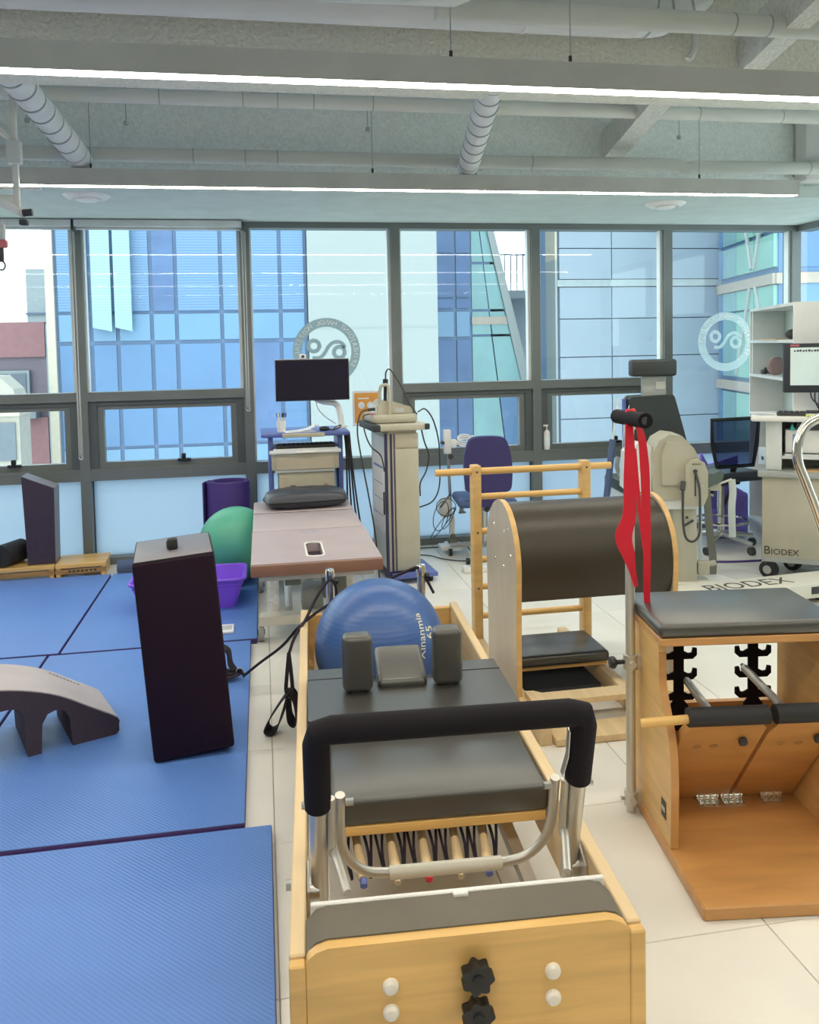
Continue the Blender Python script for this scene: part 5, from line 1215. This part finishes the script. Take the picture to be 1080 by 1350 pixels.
x, y = S((.10, -.35)); t = thing('shelf_box', 'white storage box with a dark handle on the low white shelf', 'box', (x, y, .4705), -19); obj('box_body', G().rbox(-.09, .10, -.12, .12, 0, .20, .006), 'white', t); obj('handle_hole', G().box(-.092, -.089, -.03, .03, .12, .145), 'ink', t)
# mesh office chair
t = thing('office_chair', 'black mesh-back office chair in front of the purple bag', 'chair', (3.17, 5.20, 0), 8)
bo = [(-.20, .585), (.16, .585), (.18, .92), (-.225, .925)]
bo = [(-.16, .60), (.14, .60), (.165, .75), (.175, .925), (-.21, .925), (-.20, .75)]
P = [V((a, -.02-.04*(b-.6), b)) for a, b in bo]
obj('back_frame', G().tube(P, .014, 10, closed=True), 'black', t)
obj('back_mesh', G().prism(bo, 'y', -.032, -.028), 'mesh', t)
obj('seat', G().rbox(-.20, .22, -.05, .38, .49, .56, .03, 3), 'leather_blue', t)
obj('back_arm', G().tube([(0, .0, .60), (0, .04, .50), (0, .12, .46)], .02, 8), 'black', t)
obj('seat_plate', G().box(-.09, .09, .05, .25, .46, .489), 'ink', t)
obj('gas_lift', G().cyl((0, .14, .10), (0, .14, .46), .025, n=14), 'chrome', t)
obj('foot_ring', G().tube([(.18*math.cos(2*PI*i/28), .14+.18*math.sin(2*PI*i/28), .20) for i in range(28)], .009, 8, closed=True), 'chrome', t)
for k in range(5):
    a = 2*PI*k/5-2.6; c = V((0, .14, 0)); e = c+V((math.cos(a)*.25, math.sin(a)*.25, .055))
    o = obj('base_arm', G().tube([c+V((0, 0, .11)), e+V((0, 0, .02))], [.024, .014], 8), 'steel', t); obj('castor', G().cyl(e+V((-.016, 0, -.028)), e+V((.016, 0, -.028)), .027, n=16), 'ink', o)
# purple strapped bag, white bin
t = thing('strapped_bag', 'purple strapped bag leaning behind the mesh office chair', 'bag', (3.36, 5.66, 0), 0)
Mb = T4((0, 0, .30), ry=28)
obj('bag_body', G().rbox(-.24, .14, -.10, .08, -.12, .10, .05, 3, Mb), 'purple_bag', t); obj('bag_lower', G().rbox(-.10, .16, -.09, .08, .005, .34, .03, 2), 'purple_bag', t)
obj('bag_flap', G().prism([(-.19, .42), (.12, .38), (.12, .60), (-.12, .54), (-.17, .63)], 'y', .0, .03), 'purple_bag', t)
for x in (-.16, -.03): obj('strap', G().tube([Mb @ V((x, a, b)) for a, b in ((-.105, -.125), (-.105, .105), (.085, .105), (.085, -.125))], .012, 6, closed=True), 'ink', t)
t = thing('white_bin', 'low white storage bin on the floor under the window', 'bin', (2.96, 5.79, 0), -4)
obj('bin_body', G().rbox(-.15, .16, -.10, .10, 0, .19, .02), 'white', t); obj('bin_lid', G().rbox(-.158, .168, -.108, .108, .191, .212, .008), 'white', t)
cable('dark cable lying across the floor behind the lettered beam', [(2.60, 4.95, .008), (2.75, 5.0, .008), (2.9, 4.98, .008), (3.05, 4.95, .008), (3.4, 4.93, .008)], 'purple_roll', .007)

# ================================================================== SLING SUSPENSION (top left corner)
t = thing('sling_rig', 'white ceiling sling frame with rails at the upper left corner', 'sling rig', (-1.08, 4.0, 0))
obj('drop_post', G().rbox(.02, .045, -.012, .012, 2.10, 2.86, .003), 'white', t)
obj('cross_rail', G().tube([V((-.5, -.30, 2.36)), V((.065, .02, 2.085))], .022, 4), 'white', t)
obj('side_rail', G().rbox(-.6, .03, .03, .06, 2.13, 2.17, .004).rbox(-.6, .12, .06, .08, 2.20, 2.212, .002), 'white', t)
obj('brace', G().tube([(-.12, 0, 2.52), (.03, 0, 2.40)], .014, 6), 'white', t)
obj('joint_plate', G().rbox(.0, .06, -.02, .02, 2.30, 2.40, .004), 'white_cool', t)
obj('rail_knob', G().cyl((.055, .0, 2.085), (.095, .0, 2.088), .016, n=12).rbox(.04, .075, -.02, .02, 2.03, 2.055, .006), 'gasket', t)
t = thing('sling_trolley', 'hanging sling trolley with red block and hook at the left edge', 'trolley', (-1.125, 4.0, 0))
obj('cord', G().cyl((0, 0, 2.15), (0, 0, 2.04), .004, n=6), 'ink', t); obj('body', G().rbox(-.02, .022, -.015, .015, 1.965, 2.04, .008), 'decal', t)
obj('red_block', G().rbox(-.022, .03, -.014, .014, 1.93, 1.966, .008), 'pink', t); obj('snap', G().rbox(-.012, .012, -.01, .01, 1.87, 1.932, .005), 'ink', t)
obj('hook', G().tube([(.0+.016*math.cos(a), 0, 1.852+.02*math.sin(a)) for a in [2*PI*i/14 for i in range(14)]], .004, 6, closed=True), 'ink', t)
bpy.context.view_layer.update()
